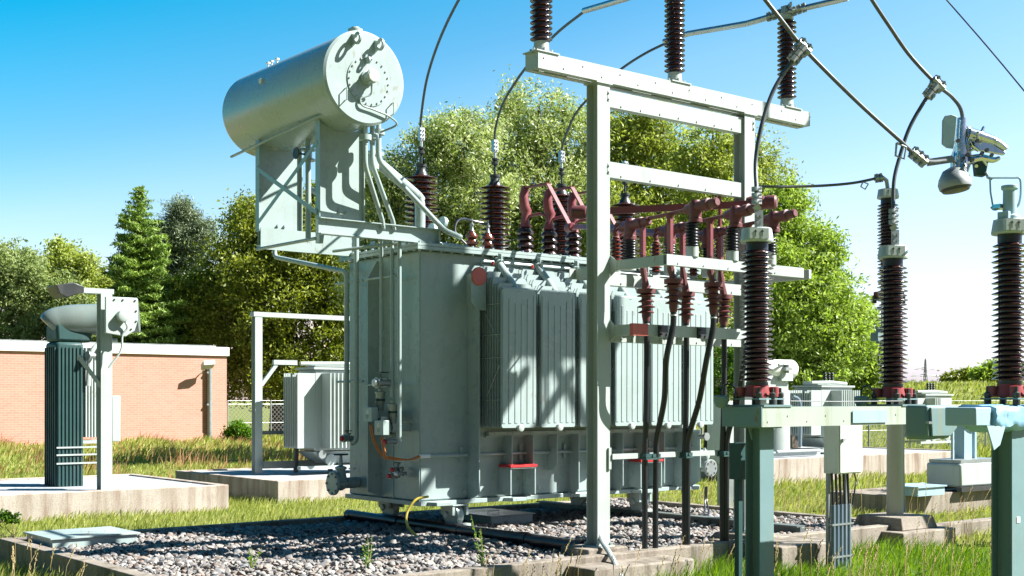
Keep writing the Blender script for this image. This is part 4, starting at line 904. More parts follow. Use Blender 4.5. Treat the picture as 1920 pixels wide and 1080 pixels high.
part('box_lid', M().prism([(bx0.x+.03, bx0.y-.002, ZB3-.02), (bx0.x+.43, bx0.y-.002, ZB3-.02), (bx0.x+.43, bx0.y-.002, ZB3-.2), (bx0.x+.33, bx0.y-.002, ZB3-.27), (bx0.x+.05, bx0.y-.002, ZB3-.27)], (0, -.02, 0)), G2, e, bev=.006)
part('latch', M().cb((bx0.x+.0, bx0.y-.02, ZB3-.15), (.05, .03, .02)), 'zinc', e)
A3 = arrester('large blackish ribbed arrester at the right edge above the blue wrapped beam', B3.x, B3.y, ZB3+.005)
c = Vector((B3.x, B3.y, ZB3+1.50))
part('spigot', M().lathe([(.095, .0), (.09, .10), (.058, .11), (.055, .32), (.07, .33), (.07, .36)], c, (0, 0, 1), 18).box((c.x-.11, c.y-.05, c.z+.0), (c.x-.07, c.y+.05, c.z+.13)), 'blue_grey_paint', A3, bev=.004)
def QP(px, py, Y=10.75): return q(px, py, Y)
part('hook_rod', M().tube([QP(1858, 388), QP(1866, 393), QP(1890, 384), QP(1906, 388), QP(1913, 372), QP(1914, 345), QP(1911, 334), QP(1900, 333), QP(1856, 333)], .011, 8, 3).tube([QP(1856, 333), QP(1857, 360), QP(1862, 390)], .008, 8), 'blue_grey_paint', A3)
part('hook_shoe', M().cb(QP(1876, 388), (.14, .07, .035)), 'chrome', A3)
# far arrester on the round concrete column
col = thing('concrete_column', 'round pale concrete column on a stepped footing carrying the farther arrester', 'column', (CC.x, CC.y, .17))
part('shaft', M().lathe([(.115, .165), (.10, 3.06)], (CC.x, CC.y, 0), (0, 0, 1), 28), 'cream_concrete', col)
part('side_conduit', M().tube([(CC.x+.14, CC.y-.05, .2), (CC.x+.13, CC.y-.04, .9), (CC.x+.13, CC.y-.04, 1.5)], .02, 8).tube([(CC.x+.13, CC.y-.04, 1.2), (CC.x+.2, CC.y-.04, 1.3), (CC.x+.19, CC.y-.04, 1.45), (CC.x+.12, CC.y-.04, 1.55)], .008, 6, 5), 'zinc', col)
AC = arrester('farther dark ribbed arrester, half hidden, on the round concrete column', CC.x-.09, CC.y+.05, 3.08)
e = thing('control_box', 'small control box with a bulb bracket fixed left of the farther arrester', 'control box', (CC.x-.4, CC.y, 2.6))
b_ = CC
part('box_body', M().box((b_.x-.30, b_.y-.08, 2.52), (b_.x-.12, b_.y+.1, 2.74)), G2, e, bev=.006); part('side_tube', M().box((b_.x-.46, b_.y-.05, 2.55), (b_.x-.305, b_.y+.07, 2.66)), G2, e)
part('bracket', M().tube([(b_.x-.3, b_.y, 2.74), (b_.x-.3, b_.y, 3.15), (b_.x-.14, b_.y, 3.2)], .014, 8).box((b_.x-.36, b_.y-.04, 2.99), (b_.x-.12, b_.y+.04, 3.02)), G2, e)
part('bulb', M().lathe([(.02, 0), (.07, .03), (.075, .08), (.03, .11)], (b_.x-.28, b_.y, 3.12), (0, 0, 1), 16), 'brown_bulb', e)
part('loop_wire', M().tube([(b_.x-.33, b_.y, 2.52), (b_.x-.38, b_.y, 2.3), (b_.x-.3, b_.y, 2.2), (b_.x-.14, b_.y, 2.32)], .01, 6, 6), 'black_rubber', e)
# white control cabinet
c = q(1596, 843, 14.9)
cu0, cu1 = uat(1573, c.y), uat(1616, c.y)
cz0, cz1 = zat(889, cu0, c.y), 1.63
e = thing('control_cabinet', 'white steel control cabinet on conduits behind the foreground beam', 'cabinet', (cu0, c.y, GZ))
cd = vat(1544, cu0)-c.y
part('cabinet_body', M().box((cu0, c.y, cz0), (cu1, c.y+cd, cz1)), 'white_paint', e, bev=.006)
part('door', M().box((cu0+.012, c.y-.014, cz0+.015), (cu1-.012, c.y-.002, cz1-.015)), 'white_paint', e, bev=.003)
part('door_handle', M().cb((cu0+.04, c.y-.025, (cz0+cz1)/2+.02), (.02, .02, .05)).cb((cu0+.07, c.y-.03, (cz0+cz1)/2+.03), (.07, .012, .014)), 'zinc', e)
part('stand', M().box((cu0+.03, c.y+cd-.05, GZ), (cu0+.07, c.y+cd-.01, cz0)).box((cu1-.07, c.y+cd-.05, GZ), (cu1-.03, c.y+cd-.01, cz0)), 'zinc', e)
for k in range(5):
    u = cu0-.03+.075*k+.0; vq = c.y+.06
    part('conduit', M().cyl((u, vq, GZ-.1), (u, vq, .52), .027), 'blue_conduit', e)
    part('cabinet_cable', M().cyl((u, vq, .5), (u+.0, vq+.02, cz0+.01), .015), 'black_rubber', e)
part('cabinet_cable', M().tube([(cu1-.02, c.y+.1, cz0), (cu1+.0, c.y+.08, cz0-.1), (cu1-.05, c.y+.06, cz0-.18), (cu1-.1, c.y+.06, .5)], .010, 6, 5), 'black_rubber', e)
part('conduit_strap', M().box((cu0-.08, c.y+.03, .28), (cu0+.32, c.y+.09, .30)).box((cu0-.08, c.y+.03, -.1), (cu0+.32, c.y+.09, -.08)), 'zinc', e)
# ------------------------------------------------------------------ conductors
def wire(name, label, pts, r, mat='conductor_grey', clamps=(), tube=None, cat='conductor', grp='overhead conductors of the yard', k=8):
    P = [q(*p) if len(p) == 3 and p[2] > 6 and abs(p[0]) > 40 else Vector(p) for p in pts]
    e = thing(name, label, cat, P[0], grp)
    part('strand', M().tube(P, r, 10, k), mat, e)
    for a, b in clamps:
        a, b = q(*a), q(*b); d = (b-a); L = d.length; d.normalize(); n = max(2, round(L/.07)); m = M()
        x, y, _ = basis(d); n3 = Vector((-.63, -.78, 0)); s3 = d.cross(n3).normalized()
        for j in range(n):
            c = a+d*(L*(j+.5)/n); m.tube([c-d*L/n*.44, c+d*L/n*.44], r*2.1, 8); m.plate(c-d*L/n*.4, c+d*L/n*.4, r*6.2, r*1.6, s3)
            m.bolts([c+s3*r*2.5*sg+n3*r*.8 for sg in (-1, 1)], n3, r*.8, r*1.2)
        part('bolted_clamp', m, 'zinc', e)
    if tube: part('tube_section', M().tube([q(*p) for p in tube], .038, 14), 'aluminium', e)
    return e
def S2(u, v, z): return (u, v, z)
tops = [(u, 1.1, 5.52) for u in HVU]
wire('flexible_conductor', 'grey flexible conductor rising from the leftmost tall brown bushing out of the picture', [tops[0], (789, 225, 17.5), (800, 150, 17.1), (824, 75, 16.6), (860, 0, 16.0), (900, -60, 15.4)], .018)
wire('flexible_conductor', 'grey flexible conductor arching from the second tall bushing behind the left gantry insulator', [tops[1], (929, 240, 18.3), (945, 190, 18.), (985, 128, 17.4), (1040, 66, 16.7), (1097, 20, 16.0)], .018, tube=[(1095, 20, 16.0), (1170, -2, 15.3), (1300, -45, 14.2)])
wire('flexible_conductor', 'grey flexible conductor arching from the third tall bushing behind the gantry to the tubular busbar', [tops[2], (1057, 265, 19.1), (1078, 215, 18.8), (1110, 178, 18.5), (1160, 133, 18.1), (1210, 100, 17.7), (1262, 75, 17.4)], .018,
     tube=[(1245, 78, 17.5), (1290, 63, 17.2), (1365, 50, 16.7), (1400, 44, 16.5), (1435, 34, 16.3), (1500, 17, 16.0), (1590, -4, 15.6)], clamps=[((1437, 33, 16.25), (1466, 25, 16.15)), ((1484, 23, 16.05), (1512, 13, 15.95))])
part('busbar_saddle', M().box((3.53, PV-.04, zi+1.22), (3.67, PV+.04, zi+1.30)).plate((3.5, PV-.15, zi+1.285), (3.75, PV+.2, zi+1.30), .05, .02, (0, 0, 1)), 'zinc', [o for o in SC.collection.objects if o.name == 'post_insulator.002'][0])
wire('flexible_conductor', 'short conductor on the fourth tall bushing behind the gantry', [tops[3], (4.70, .9, 5.75), (4.6, -.6, 6.4), (4.3, -2, 7.4)], .018) if False else None
wire('overhead_conductor', 'thick grey conductor slanting from the top edge down to the hanging silver contact', [(1405, -40, 11.2), (1435, 0, 11.3), (1465, 38, 11.35), (1503, 86, 11.45), (1560, 145, 11.6), (1620, 203, 11.8), (1690, 266, 12.0), (1722, 296, 12.15), (1745, 303, 12.3), (1772, 301, 12.5)], .019,
     clamps=[((1495, 78, 11.4), (1517, 100, 11.45)), ((1508, 86, 11.4), (1484, 116, 11.38)), ((1708, 283, 12.1), (1736, 306, 12.15))])
wire('drop_conductor', 'grey conductor curving down from the slanting one to the arrester nearest the gantry', [(1503, 92, 11.4), (1480, 122, 11.38), (1450, 170, 11.35), (1428, 235, 11.3), (1417, 300, 11.28), tuple(t1+Vector((0, 0, -.05)))], .019)
wire('overhead_conductor', 'thick grey conductor slanting from the top edge to a bolted clamp right of the arresters', [(1605, -50, 12.2), (1635, 0, 12.3), (1668, 50, 12.4), (1705, 103, 12.5), (1755, 157, 12.6), (1785, 182, 12.7), (1802, 207, 12.75), (1806, 245, 12.8)], .019, clamps=[((1748, 148, 12.55), (1768, 168, 12.6)), ((1756, 158, 12.56), (1737, 183, 12.55))])
wire('drop_conductor', 'grey conductor curving down from the bolted clamp to the arrester over the blue plate', [(1752, 163, 12.58), (1730, 195, 12.57), (1705, 240, 12.56), (1688, 290, 12.55), (1676, 340, 12.5), tuple(t2+Vector((0, 0, -.05)))], .019)
m = M().tube([q(1681, 268, 12.0), q(1679, 292, 12.0), q(1695, 298, 12.0), q(1699, 276, 12.0), q(1681, 268, 12.0)], .011, 8)
single('spacer_ring', m, 'zinc', 'small metal spacer link where the two slanting conductors cross', 'spacer', q(1690, 280, 12.))
wire('flexible_conductor', 'nearly level grey conductor running from behind the gantry to the farther arrester', [(1405, 352, 17.2), (1425, 350, 17.2), (1480, 350, 17.25), (1545, 348, 17.3), (1600, 343, 17.35), (1645, 334, 17.38)], .019, clamps=[((1640, 335, 17.36), (1655, 333, 17.38))])
m = M().tube([q(1618, 341, 17.3), q(1614, 350, 17.3), q(1622, 355, 17.3), q(1628, 345, 17.3), q(1618, 341, 17.3)], .011, 8)
single('spacer_ring', m, 'zinc', 'small metal link hanging on the level conductor near the farther arrester', 'spacer', q(1621, 348, 17.3))
part('terminal_plate', M().tube([q(1655, 333, 17.38), q(1662, 338, 17.4), q(1664, 350, 17.42), q(1663, 368, 17.42)], .028, 8), 'zinc', AC)
wire('thin_wire', 'very thin overhead wire crossing the top right corner of the sky', [(1740, -40, 24), (1775, 0, 24), (1850, 86, 23), (1920, 170, 22), (1990, 256, 21)], .014, 'dark_steel', k=4, cat='wire')
# ------------------------------------------------------------------ hanging disconnector contact
YC = 12.7
def C(px, py, dy=0): return q(px, py, YC+dy)
e = thing('disconnector_contact', 'shiny silver disconnector contact assembly hanging at upper right with bowl shaped foot', 'contact', C(1795, 330), None)
d = Vector((.63, .0, 0))
vd = Vector((-.0, .05, 0))
def shape(pts, th, mat, name, dy=0, bev=.006):
    P = [C(x, y, dy) for x, y in pts]; n = (W((0, 1, 0))-W((0, 0, 0)));
    back = Sx(OX+0, OY+1)-Sx(OX, OY)           # straight away from the camera
    return part(name, M().prism(P, back*th), mat, e, bev=bev)
shape([(1767, 226), (1772, 217), (1783, 214), (1795, 218), (1792, 250), (1788, 279), (1775, 277), (1766, 270)], .02, 'blue_grey_paint', 'shield_plate', -.1)
shape([(1795, 222), (1808, 220), (1818, 240), (1824, 300), (1815, 326), (1786, 326), (1788, 290), (1796, 268)], .10, 'crumpled_metal', 'contact_body', 0, .015)
part('contact_column', M().tube([C(1803, 222), C(1801, 260), C(1803, 300), C(1800, 322)], [.05, .075, .09, .07], 12, 3), 'crumpled_metal', e)
part('contact_horn', M().tube([C(1815, 252), C(1840, 258), C(1865, 266), C(1886, 280)], [.075, .085, .07, .035], 16, 4), 'crumpled_metal', e)
part('contact_horn', M().tube([C(1818, 300), C(1840, 296), C(1862, 300), C(1874, 296)], [.05, .055, .045, .02], 14, 4), 'chrome', e)
shape([(1813, 240), (1822, 246), (1886, 286), (1884, 290), (1850, 284), (1828, 280), (1816, 262)], .06, 'chrome', 'contact_finger', -.03)
shape([(1828, 300), (1846, 294), (1853, 305), (1848, 330), (1831, 328)], .09, 'dark_teal_paint', 'contact_box')
part('contact_bowl', M().lathe([(.03, -.16), (.10, -.13), (.15, -.05), (.165, .0), (.155, .055), (.05, .075)], C(1790, 343), (.05, -.15, -1), 26), 'zinc', e)
part('bowl_lining', M().lathe([(.145, .06), (.13, .085), (.03, .095)], C(1790, 343), (.05, -.15, -1), 26), 'dark_steel', e)
part('contact_arm', M().plate(C(1738, 305), C(1786, 298), .07, .03, (0, 0, 1)).bolts([C(1745+10*k, 303-k, -.05) for k in range(4)], (-.63, -.78, 0), .016, .02), 'zinc', e)
m = M(); rng = random.Random(11)
for k in range(22):
    a = C(1790+rng.uniform(0, 55), 255+rng.uniform(0, 60), rng.uniform(-.06, .06)); m.tube([a, a+Vector((rng.uniform(-.09, .09), rng.uniform(-.06, .06), rng.uniform(-.1, .1)))], rng.uniform(.010, .028), 8)
part('spring_fittings', m, 'chrome', e)
m = M()
for k in range(8): a = C(1795+9*k, 268+rng.uniform(-4, 34), -.08); m.lathe([(.02, 0), (.02, .03)], a, (-.63, -.78, .1), 6)
part('contact_bolts', m, 'dark_steel', e)
part('contact_lead', M().tube([C(1806, 240), C(1805, 262), C(1802, 290), C(1797, 318)], .017, 8, 4), 'dark_steel', e)
part('contact_link', M().tube([C(1848, 322), C(1852, 333), QP(1858, 335)], .014, 8), 'zinc', e)

# ------------------------------------------------------------------ unseen frame added right of the view, shaped to shade radiators and tank front
e = thing('shade_frame', 'made up unseen frame outside the right edge, added to shade the radiators', 'gantry', (10.35, -7, GZ))
part('shade_mast', M().tube([(10.35, -7, GZ-.3), (10.35, -7, 12.3)], [.2, .13], 16), P_, e)
part('cross_beam', M().box((8.3, -7.12, 11.62), (10.6, -6.9, 12.3)), P_, e, bev=.01)
for u_ in (9.15, 9.95): part('shade_arm', M().box((u_-.05, -8.3, 11.45), (u_+.05, -7.13, 11.58)), P_, e)
for u_ in (8.6, 9.3): part('shade_hanger', M().lathe([(.12, 11.62), (.10, 11.4), (.04, 11.2), (.03, 10.8)], (u_, -7, 0), (0, 0, 1), 14), P_, e)
part('shade_box', M().box((8.30, -7.1, 12.25), (8.78, -6.9, 13.7)).box((8.85, -7.1, 12.25), (8.98, -6.9, 13.2)), P_, e, bev=.01)
part('shade_stay', M().tube([(10.35, -7, 10.2), (9.2, -7, 11.75)], .06, 10).tube([(8.3, -7, 12.0), (7.7, -7, 11.3), (7.7, -7, 10.7)], .04, 8), P_, e)
# ------------------------------------------------------------------ brick building, fence, floodlight
by = 60.0
cr = Sx((425-960)/F*by, by)                    # near right corner of the building
BR = thing('brick_building', 'long low salmon brick building with white roof edge behind the yard at left', 'building', (cr.x, cr.y, GZ))
bh = zat(668, cr.x, cr.y); bl = 26.0
part('brick_wall', M().box((cr.x-bl, cr.y, GZ-.5), (cr.x, cr.y+9, bh)), 'brick', BR)
part('roof_edge', M().box((cr.x-bl-.1, cr.y-.10, bh+.003), (cr.x+.10, cr.y+9.1, bh+.42)), 'roof_white', BR, bev=.02)
part('roof', M().box((cr.x-bl, cr.y+.1, bh+.423), (cr.x-.5, cr.y+8.9, bh+.50)), 'zinc', BR)
part('plinth_course', M().box((cr.x-bl-.02, cr.y-.03, GZ-.4), (cr.x+.02, cr.y-.002, GZ+.45)), 'brick', BR)
u = uat(393, cr.y-.12); 
e = thing('downpipe', 'grey rain pipe with hopper on the right end of the brick wall', 'downpipe', (u, cr.y-.12, GZ))
part('pipe', M().cyl((u, cr.y-.12, GZ), (u, cr.y-.12, bh-.55), .11), 'zinc', e); part('pipe_bracket', M().box((u-.16, cr.y-.2, 1.5), (u+.16, cr.y-.002, 1.58)).box((u-.16, cr.y-.2, 3.), (u+.16, cr.y-.002, 3.08)), 'zinc', e)
u = uat(388, cr.y-.5)
e = thing('floodlight', 'small grey floodlight on an arm at the top right of the brick wall', 'floodlight', (u, cr.y-.2, bh-.4))
part('lamp_head', M().prism([(u-.3, cr.y-.75, bh-.25), (u+.28, cr.y-.75, bh-.2), (u+.28, cr.y-.45, bh-.38), (u-.3, cr.y-.45, bh-.48)], (0, -.05, -.22)), P_, e, bev=.02)
part('arm', M().tube([(u-.1, cr.y-.5, bh-.45), (u-.16, cr.y-.35, bh-.8), (u-.16, cr.y+.0, bh-.9)], .03, 8), P_, e)
fz = 1.55
def fence(label, p0, p1, n):
    e = thing('chain_link_fence', label, 'fence', (p0[0], p0[1], GZ)); a = Vector(p0); b = Vector(p1)
    for k in range(n+1):
        c = lerp(a, b, k/n); part('fence_post', M().cyl((c.x, c.y, GZ-.3), (c.x, c.y, fz+.2), .035, 10), 'zinc', e)
    part('wire_mesh', M().add([(a.x, a.y, GZ), (b.x, b.y, GZ), (b.x, b.y, fz), (a.x, a.y, fz)], [(0, 1, 2, 3)]), 'chain_link', e)
    part('fence_wire', M().tube([(a.x, a.y, fz), (b.x, b.y, fz)], .012, 6).tube([(a.x, a.y, fz-.9), (b.x, b.y, fz-.9)], .010, 6).tube([(a.x, a.y, fz+.17), (b.x, b.y, fz+.17)], .010, 6), 'zinc', e)
fence('chain link fence between the brick building and the big tank', (cr.x+.2, cr.y+.3, 0), (cr.x+14, cr.y+.3, 0), 6)
rr_ = Sx(13.5, 46); fence('chain link fence below the trees at right, behind the small transformers', (rr_.x-6, rr_.y, 0), (rr_.x+12, rr_.y, 0), 7)
# ------------------------------------------------------------------ tall post with drum transformer at far left
YL = 22.0
def L(px, py, Y=YL): return q(px, py, Y)
pb = L(196, 965); pb.z = GZ
e = thing('service_post', 'tall pale steel post with a short top arm in front of the left foundation', 'post', pb)
part('post', M().hbeam(pb, (pb.x, pb.y, zat(552, pb.x, pb.y)), .20, .2, (1, 0, 0), .012, .01), P_, e)
zt = zat(552, pb.x, pb.y)
part('top_arm', M().box((uat(128, pb.y), pb.y-.1, zt+.002), (pb.x+.13, pb.y+.1, zt+.09)), P_, e)
part('dark_hood', M().prism([(uat(98, pb.y), pb.y-.2, zt+.10), (uat(105, pb.y), pb.y-.2, zt-.05), (uat(118, pb.y), pb.y-.2, zt-.10), (uat(150, pb.y), pb.y-.2, zt+.0), (uat(150, pb.y), pb.y-.2, zt+.10), (uat(130, pb.y), pb.y-.2, zt+.16)], (0, .5, 0)), 'dark_steel', e, bev=.01)
part('diagonal_brace', M().plate((pb.x-.02, pb.y+.0, zat(730, pb.x, pb.y)), (pb.x-.35, pb.y+.3, zat(668, pb.x, pb.y)), .07, .03, (0, 0, 1)), P_, e)
part('side_box', M().box((pb.x+.13, pb.y-.02, zat(828, pb.x, pb.y)), (pb.x+.28, pb.y+.25, zat(742, pb.x, pb.y))), P_, e, bev=.01)
part('box_bracket', M().box((pb.x+.09, pb.y, 1.3), (pb.x+.129, pb.y+.1, 1.5)), P_, e)
# transformer: rounded tall dark body, drum on top
EXC_ = None
e = thing('drum_transformer', 'tall dark green glossy transformer with a rounded drum on top behind the left post', 'transformer', L(120, 950, 22.8))
o0 = L(92, 950, 22.7); uL0, uL1 = uat(106, o0.y), uat(158, o0.y); D = .62
v0 = o0.y; zb_ = zat(948, uL0, v0)
zt_ = zat(640, uL0, v0)
part('tank_body', M().box((uL0, v0, zb_), (uL1, v0+D, zt_)), 'dark_teal_paint', e, bev=.06)
part('upper_body', M().box((uL0+.01, v0+.01, zt_+.002), (uat(174, v0), v0+D-.01, zat(606, uL0, v0))), 'dark_teal_paint', e, bev=.05)
m = M()
for k in range(7): 
    u = uL0+.05+(uL1-uL0-.1)*k/6; m.box((u-.02, v0-.02, zb_+.1), (u+.012, v0-.001, zt_-.1))
for k in range(6):
    v = v0+.05+(D-.1)*k/5; m.box((uL0-.02, v-.02, zb_+.1), (uL0-.001, v+.012, zt_-.1))
part('tank_rib', m, 'dark_teal_paint', e)
m = M()
for k in range(5): u = uL1+.05+k*.055; m.box((u, v0+.06, zat(820, u, v0)), (u+.025, v0+D*.8, zt_-.1))
part('cooling_fins', m, P_, e); part('fin_header', M().box((uL1+.002, v0+.1, zt_-.2), (uL1+.33, v0+D*.7, zt_-.1)).box((uL1+.002, v0+.1, zat(832, uL1, v0)), (uL1+.33, v0+D*.7, zat(826, uL1, v0))), P_, e)
for py in (838, 852, 868): part('base_bar', M().box((uL0-.01, v0-.04, zat(py+3, uL0, v0)), (uL1+.45, v0-.022, zat(py, uL0, v0))), P_, e)
dz = zat(600, uL0, v0); Rr = .38
path = [(uL0+.0, v0+D*.56, dz-.12), (uL0+.05, v0+D*.53, dz-.07), (uL0+.16, v0+D*.47, dz-.03), (uL0+.4, v0+D*.32, dz+.02), (uL1+.35, v0+.1, dz+.05), (uL1+.95, v0-.2, dz+.10)]
part('drum', M().tube(path, [.36, .37, .37, .36, .35, .34], 28, 7) if False else M().tube([Vector(p) for p in spline([Vector(p) for p in path], 6)], [.17, .215, .235, .245, .26, .27, .276, .281, .284, .287, .289]+[.29]*(len(spline([Vector(p) for p in path], 6))-11), 28), 'drum_paint', e)
en = L(230, 593, 21.9)
ep = part('end_plate', M().prism([en+Vector((-.30, 0, .33)), en+Vector((.26, 0, .33)), en+Vector((.28, 0, .30)), en+Vector((.28, 0, -.05)), en+Vector((.22, 0, -.24)), en+Vector((.06, 0, -.35)), en+Vector((-.30, 0, -.30))], (0, .05, 0)), P_, e, bev=.01)
part('plate_bolts', M().bolts([en+Vector((x, 0, z)) for x, z in ((.22, .28), (.0, .28), (-.15, .28), (.24, .1), (.24, -.08), (.15, -.22), (0, -.3))], (0, -1, 0), .016, .015), 'dark_steel', ep)
part('oil_gauge', M().lathe([(.1, 0), (.1, .12), (.08, .13)], en+Vector((-.02, 0, 0)), (0, -1, 0), 20), P_, e)
part('gauge_tube', M().tube([en+Vector((0, -.08, -.08)), en+Vector((.06, -.06, -.2)), en+Vector((-.02, -.04, -.34)), en+Vector((-.05, -.04, -.6)), en+Vector((-.25, 0, -.9))], .018, 8, 5), P_, e)
part('curved_pipe', M().tube([(uL1+.6, v0-.05, zt_+.05), (uL1+.35, v0, zt_+.02), (uL1+.12, v0-.02, zt_-.2), (uL1+.06, v0-.03, zt_-.8)], .045, 10, 6), P_, e)
part('valve', M().lathe([(.05, 0), (.05, .1), (.09, .11), (.09, .14)], (uL1+.15, v0-.1, zt_-.25), (-1, -.2, 0), 14), 'zinc', e)
# ------------------------------------------------------------------ smaller transformers in the background
def small_transformer(name, label, u, v, z, L_, Wd, h, fins_end=True, cons=False, rad=(1,), grp=None, posts=3):
    e = thing(name, label, 'transformer', (u, v, z), grp); fd = .36
    part('tank', M().box((u, v, z+.42), (u+L_, v+Wd, z+h)), P_, e, bev=.02)
    part('lid', M().box((u-.05, v-.05, z+h+.002), (u+L_+.05, v+Wd+.05, z+h+.05)), P_, e)
    part('underframe', M().prism([(u-.05, v+.05, z+.40), (u+L_+.05, v+.05, z+.40), (u+L_-.3, v+.05, z+.14), (u+.3, v+.05, z+.14)], (0, Wd-.1, 0)).box((u-.4, v-.1, z+.03), (u+L_+.2, v+.05, z+.10)).box((u-.4, v+Wd-.1, z+.03), (u+L_+.2, v+Wd, z+.10)), P_, e)
    for i in range(2):
        a = part('wheel', M().lathe([(.13, 0), (.13, .06), (.05, .08)], (u+.35+i*(L_-.7), v-.02, z+.22), (0, -1, 0), 18), P_, e)
    for r0, r1 in rad:
        a, b = u+r0*L_, u+r1*L_; n = int((b-a)/.095); m = M()
        for k in range(n): m.box((a+k*.095, v-fd, z+.48), (a+k*.095+.028, v-.003, z+h-.08))
        part('radiator', m, P_, e)
    if fins_end:
        n = int((Wd-.06)/.075); m = M()
        for k in range(n): m.box((u-.42, v+.06+k*.075, z+.48), (u-.003, v+.06+k*.075+.022, z+h-.08))
        m.box((u-.42, v+.0, z+.48), (u-.003, v+.03, z+h-.08)); part('end_radiator', m, P_, e)
    m = M().box((u+.1, v+.2, z+h+.052), (u+L_-.15, v+Wd-.2, z+h+.16)); part('top_cover', m, P_, e, bev=.02)
    part('top_pipe', M().tube([(u-.3, v+.1, z+h+.12), (u+L_*.4, v+.1, z+h+.14), (u+L_*.9, v+.1, z+h+.1)], .045, 10), P_, e)
    for k in range(posts):
        b = part('bushing', skirts(M(), (u+L_*.55+k*.16, v+Wd*.5, z+h+.16), 0, .25, .03, .06, 4, 12), 'black_rubber', e)
    if cons:
        c = Vector((u+L_*.5, v+Wd*.5, z+h+.62)); 
        d = part('conservator', M().lathe([(.02, 0), (.24, .0), (.26, .03), (.26, 1.05), (.24, 1.1), (.02, 1.11)], (u-.1, c.y, c.z), (1, 0, 0), 28), P_, e)
        part('conservator_stand', M().box((u+.2, c.y-.1, z+h+.05), (u+.3, c.y+.1, c.z-.2)).box((u+.7, c.y-.1, z+h+.05), (u+.8, c.y+.1, c.z-.2)), P_, d)
    return e
a = uat(558, 10.2)
TB = small_transformer('small_transformer', 'smaller pale grey finned transformer on the foundation left of the big tank', a+.42, 10.2, .25, 2.0, .72, 2.15, True, False, [(.08, .8)])
part('base_valve', M().lathe([(.06, 0), (.06, .12), (.09, .13), (.09, .16)], (a+.45, 10.1, .6), (0, -1, 0), 14), 'zinc', TB)
gu = uat(482, 11.0); gv = 11.0; zt = zat(594, gu, gv); gr = uat(663, gv)
GP = thing('small_gantry', 'thin pale steel goalpost frame standing over the smaller transformer', 'gantry', (gu, gv, .19))
part('post', M().hbeam((gu, gv, .19), (gu, gv, zt), .17, .16, (1, 0, 0), .012, .01), P_, GP); part('post', M().hbeam((gr, gv, .19), (gr, gv, zt), .17, .16, (1, 0, 0), .012, .01), P_, GP)
part('top_beam', M().box((gu-.12, gv-.09, zt+.002), (gr+.12, gv+.09, zt+.10)), P_, GP)
z1_ = zat(722, gu, gv); z2_ = zat(683, gu, gv)
part('brace', M().plate((gu+.1, gv, z1_), (uat(518, gv), gv, z2_), .08, .05, (0, 0, 1)).box((uat(512, gv), gv-.04, z2_), (uat(556, gv), gv+.04, z2_+.1)), P_, GP)
part('lower_rail', M().box((gu, gv-.3, .3), (gr, gv-.24, .45)).box((gu+.09, gv-.05, zat(815, gu, gv)), (gu+1.2, gv, zat(808, gu, gv))), 'rail_steel', GP)
for du in (.75, 1.6): part('strut', M().box((gu+du, gv-.3, .19), (gu+du+.08, gv-.22, .9)), 'dark_steel', GP)
# right of the picture, below and above the beam
z0 = .34
ru = uat(1455, RF.y+1.2); rv = RF.y+1.2
e = thing('round_transformer', 'pale grey cylindrical transformer with a raised oil drum, seen behind the dark arresters', 'transformer', (ru+.35, rv+.4, z0))
part('tank', M().lathe([(.46, .1), (.46, 1.62), (.42, 1.66), (.02, 1.67)], (ru+.38, rv+.45, z0), (0, 0, 1), 36), P_, e)
part('tank', M().box((ru-.15, rv+.2, z0+1.3), (ru+.75, rv+.8, z0+2.1)), P_, e, bev=.03)
cz_ = zat(691, ru, rv); part('conservator', M().lathe([(.02, 0), (.23, .0), (.245, .03), (.245, 1.0), (.22, 1.05), (.02, 1.06)], (ru-.05, rv+.4, cz_), (1, -.12, 0), 30), 'white_paint', e)
part('conservator_stand', M().cyl((ru+.62, rv+.3, z0+2.1), (ru+.62, rv+.3, cz_-.2), .06).cyl((ru+.62, rv+.3, cz_-.35), (ru+.62, rv+.3, cz_-.3), .12).box((ru+.35, rv+.1, z0+1.9), (ru+.8, rv+.5, z0+2.18)), P_, e)
part('top_fittings', M().tube([(ru+.1, rv, z0+2.3), (ru+.4, rv+.1, z0+2.32), (ru+.9, rv+.1, z0+2.2)], .03, 8).lathe([(.05, 0), (.05, .2), (.08, .21)], (ru+.5, rv+.05, z0+2.1), (0, 0, 1), 12).cb((ru+.45, rv+.0, z0+2.2), (.25, .1, .08)), 'zinc', e)
part('side_pipe', M().tube([(ru+.8, rv+.1, z0+1.5), (ru+.95, rv, z0+1.3), (ru+.95, rv, z0+.2)], .05, 10, 4), 'blue_conduit', e)
part('base_bars', M().box((ru-.5, rv-.3, z0-.0), (ru+1.4, rv-.15, z0+.08)).box((ru-.5, rv+.9, z0), (ru+1.4, rv+1.05, z0+.08)).cyl((ru-.4, rv-.35, z0+.12), (ru+1.3, rv-.35, z0+.12), .04), P_, e)
u2 = uat(1540, RF.y+1.5)
small_transformer('small_transformer', 'pale grey finned transformer behind the white control cabinet', u2, RF.y+1.5, z0, 1.35, .9, 1.75, True, False, [(.3, 1.0)])
u3 = uat(1735, RF.y+3.5)
small_transformer('small_transformer', 'pale grey transformer right of the round concrete column, behind the terminal box', u3, RF.y+3.5, .34, 1.5, .9, 1.55, True, False, [(.0, .3)])
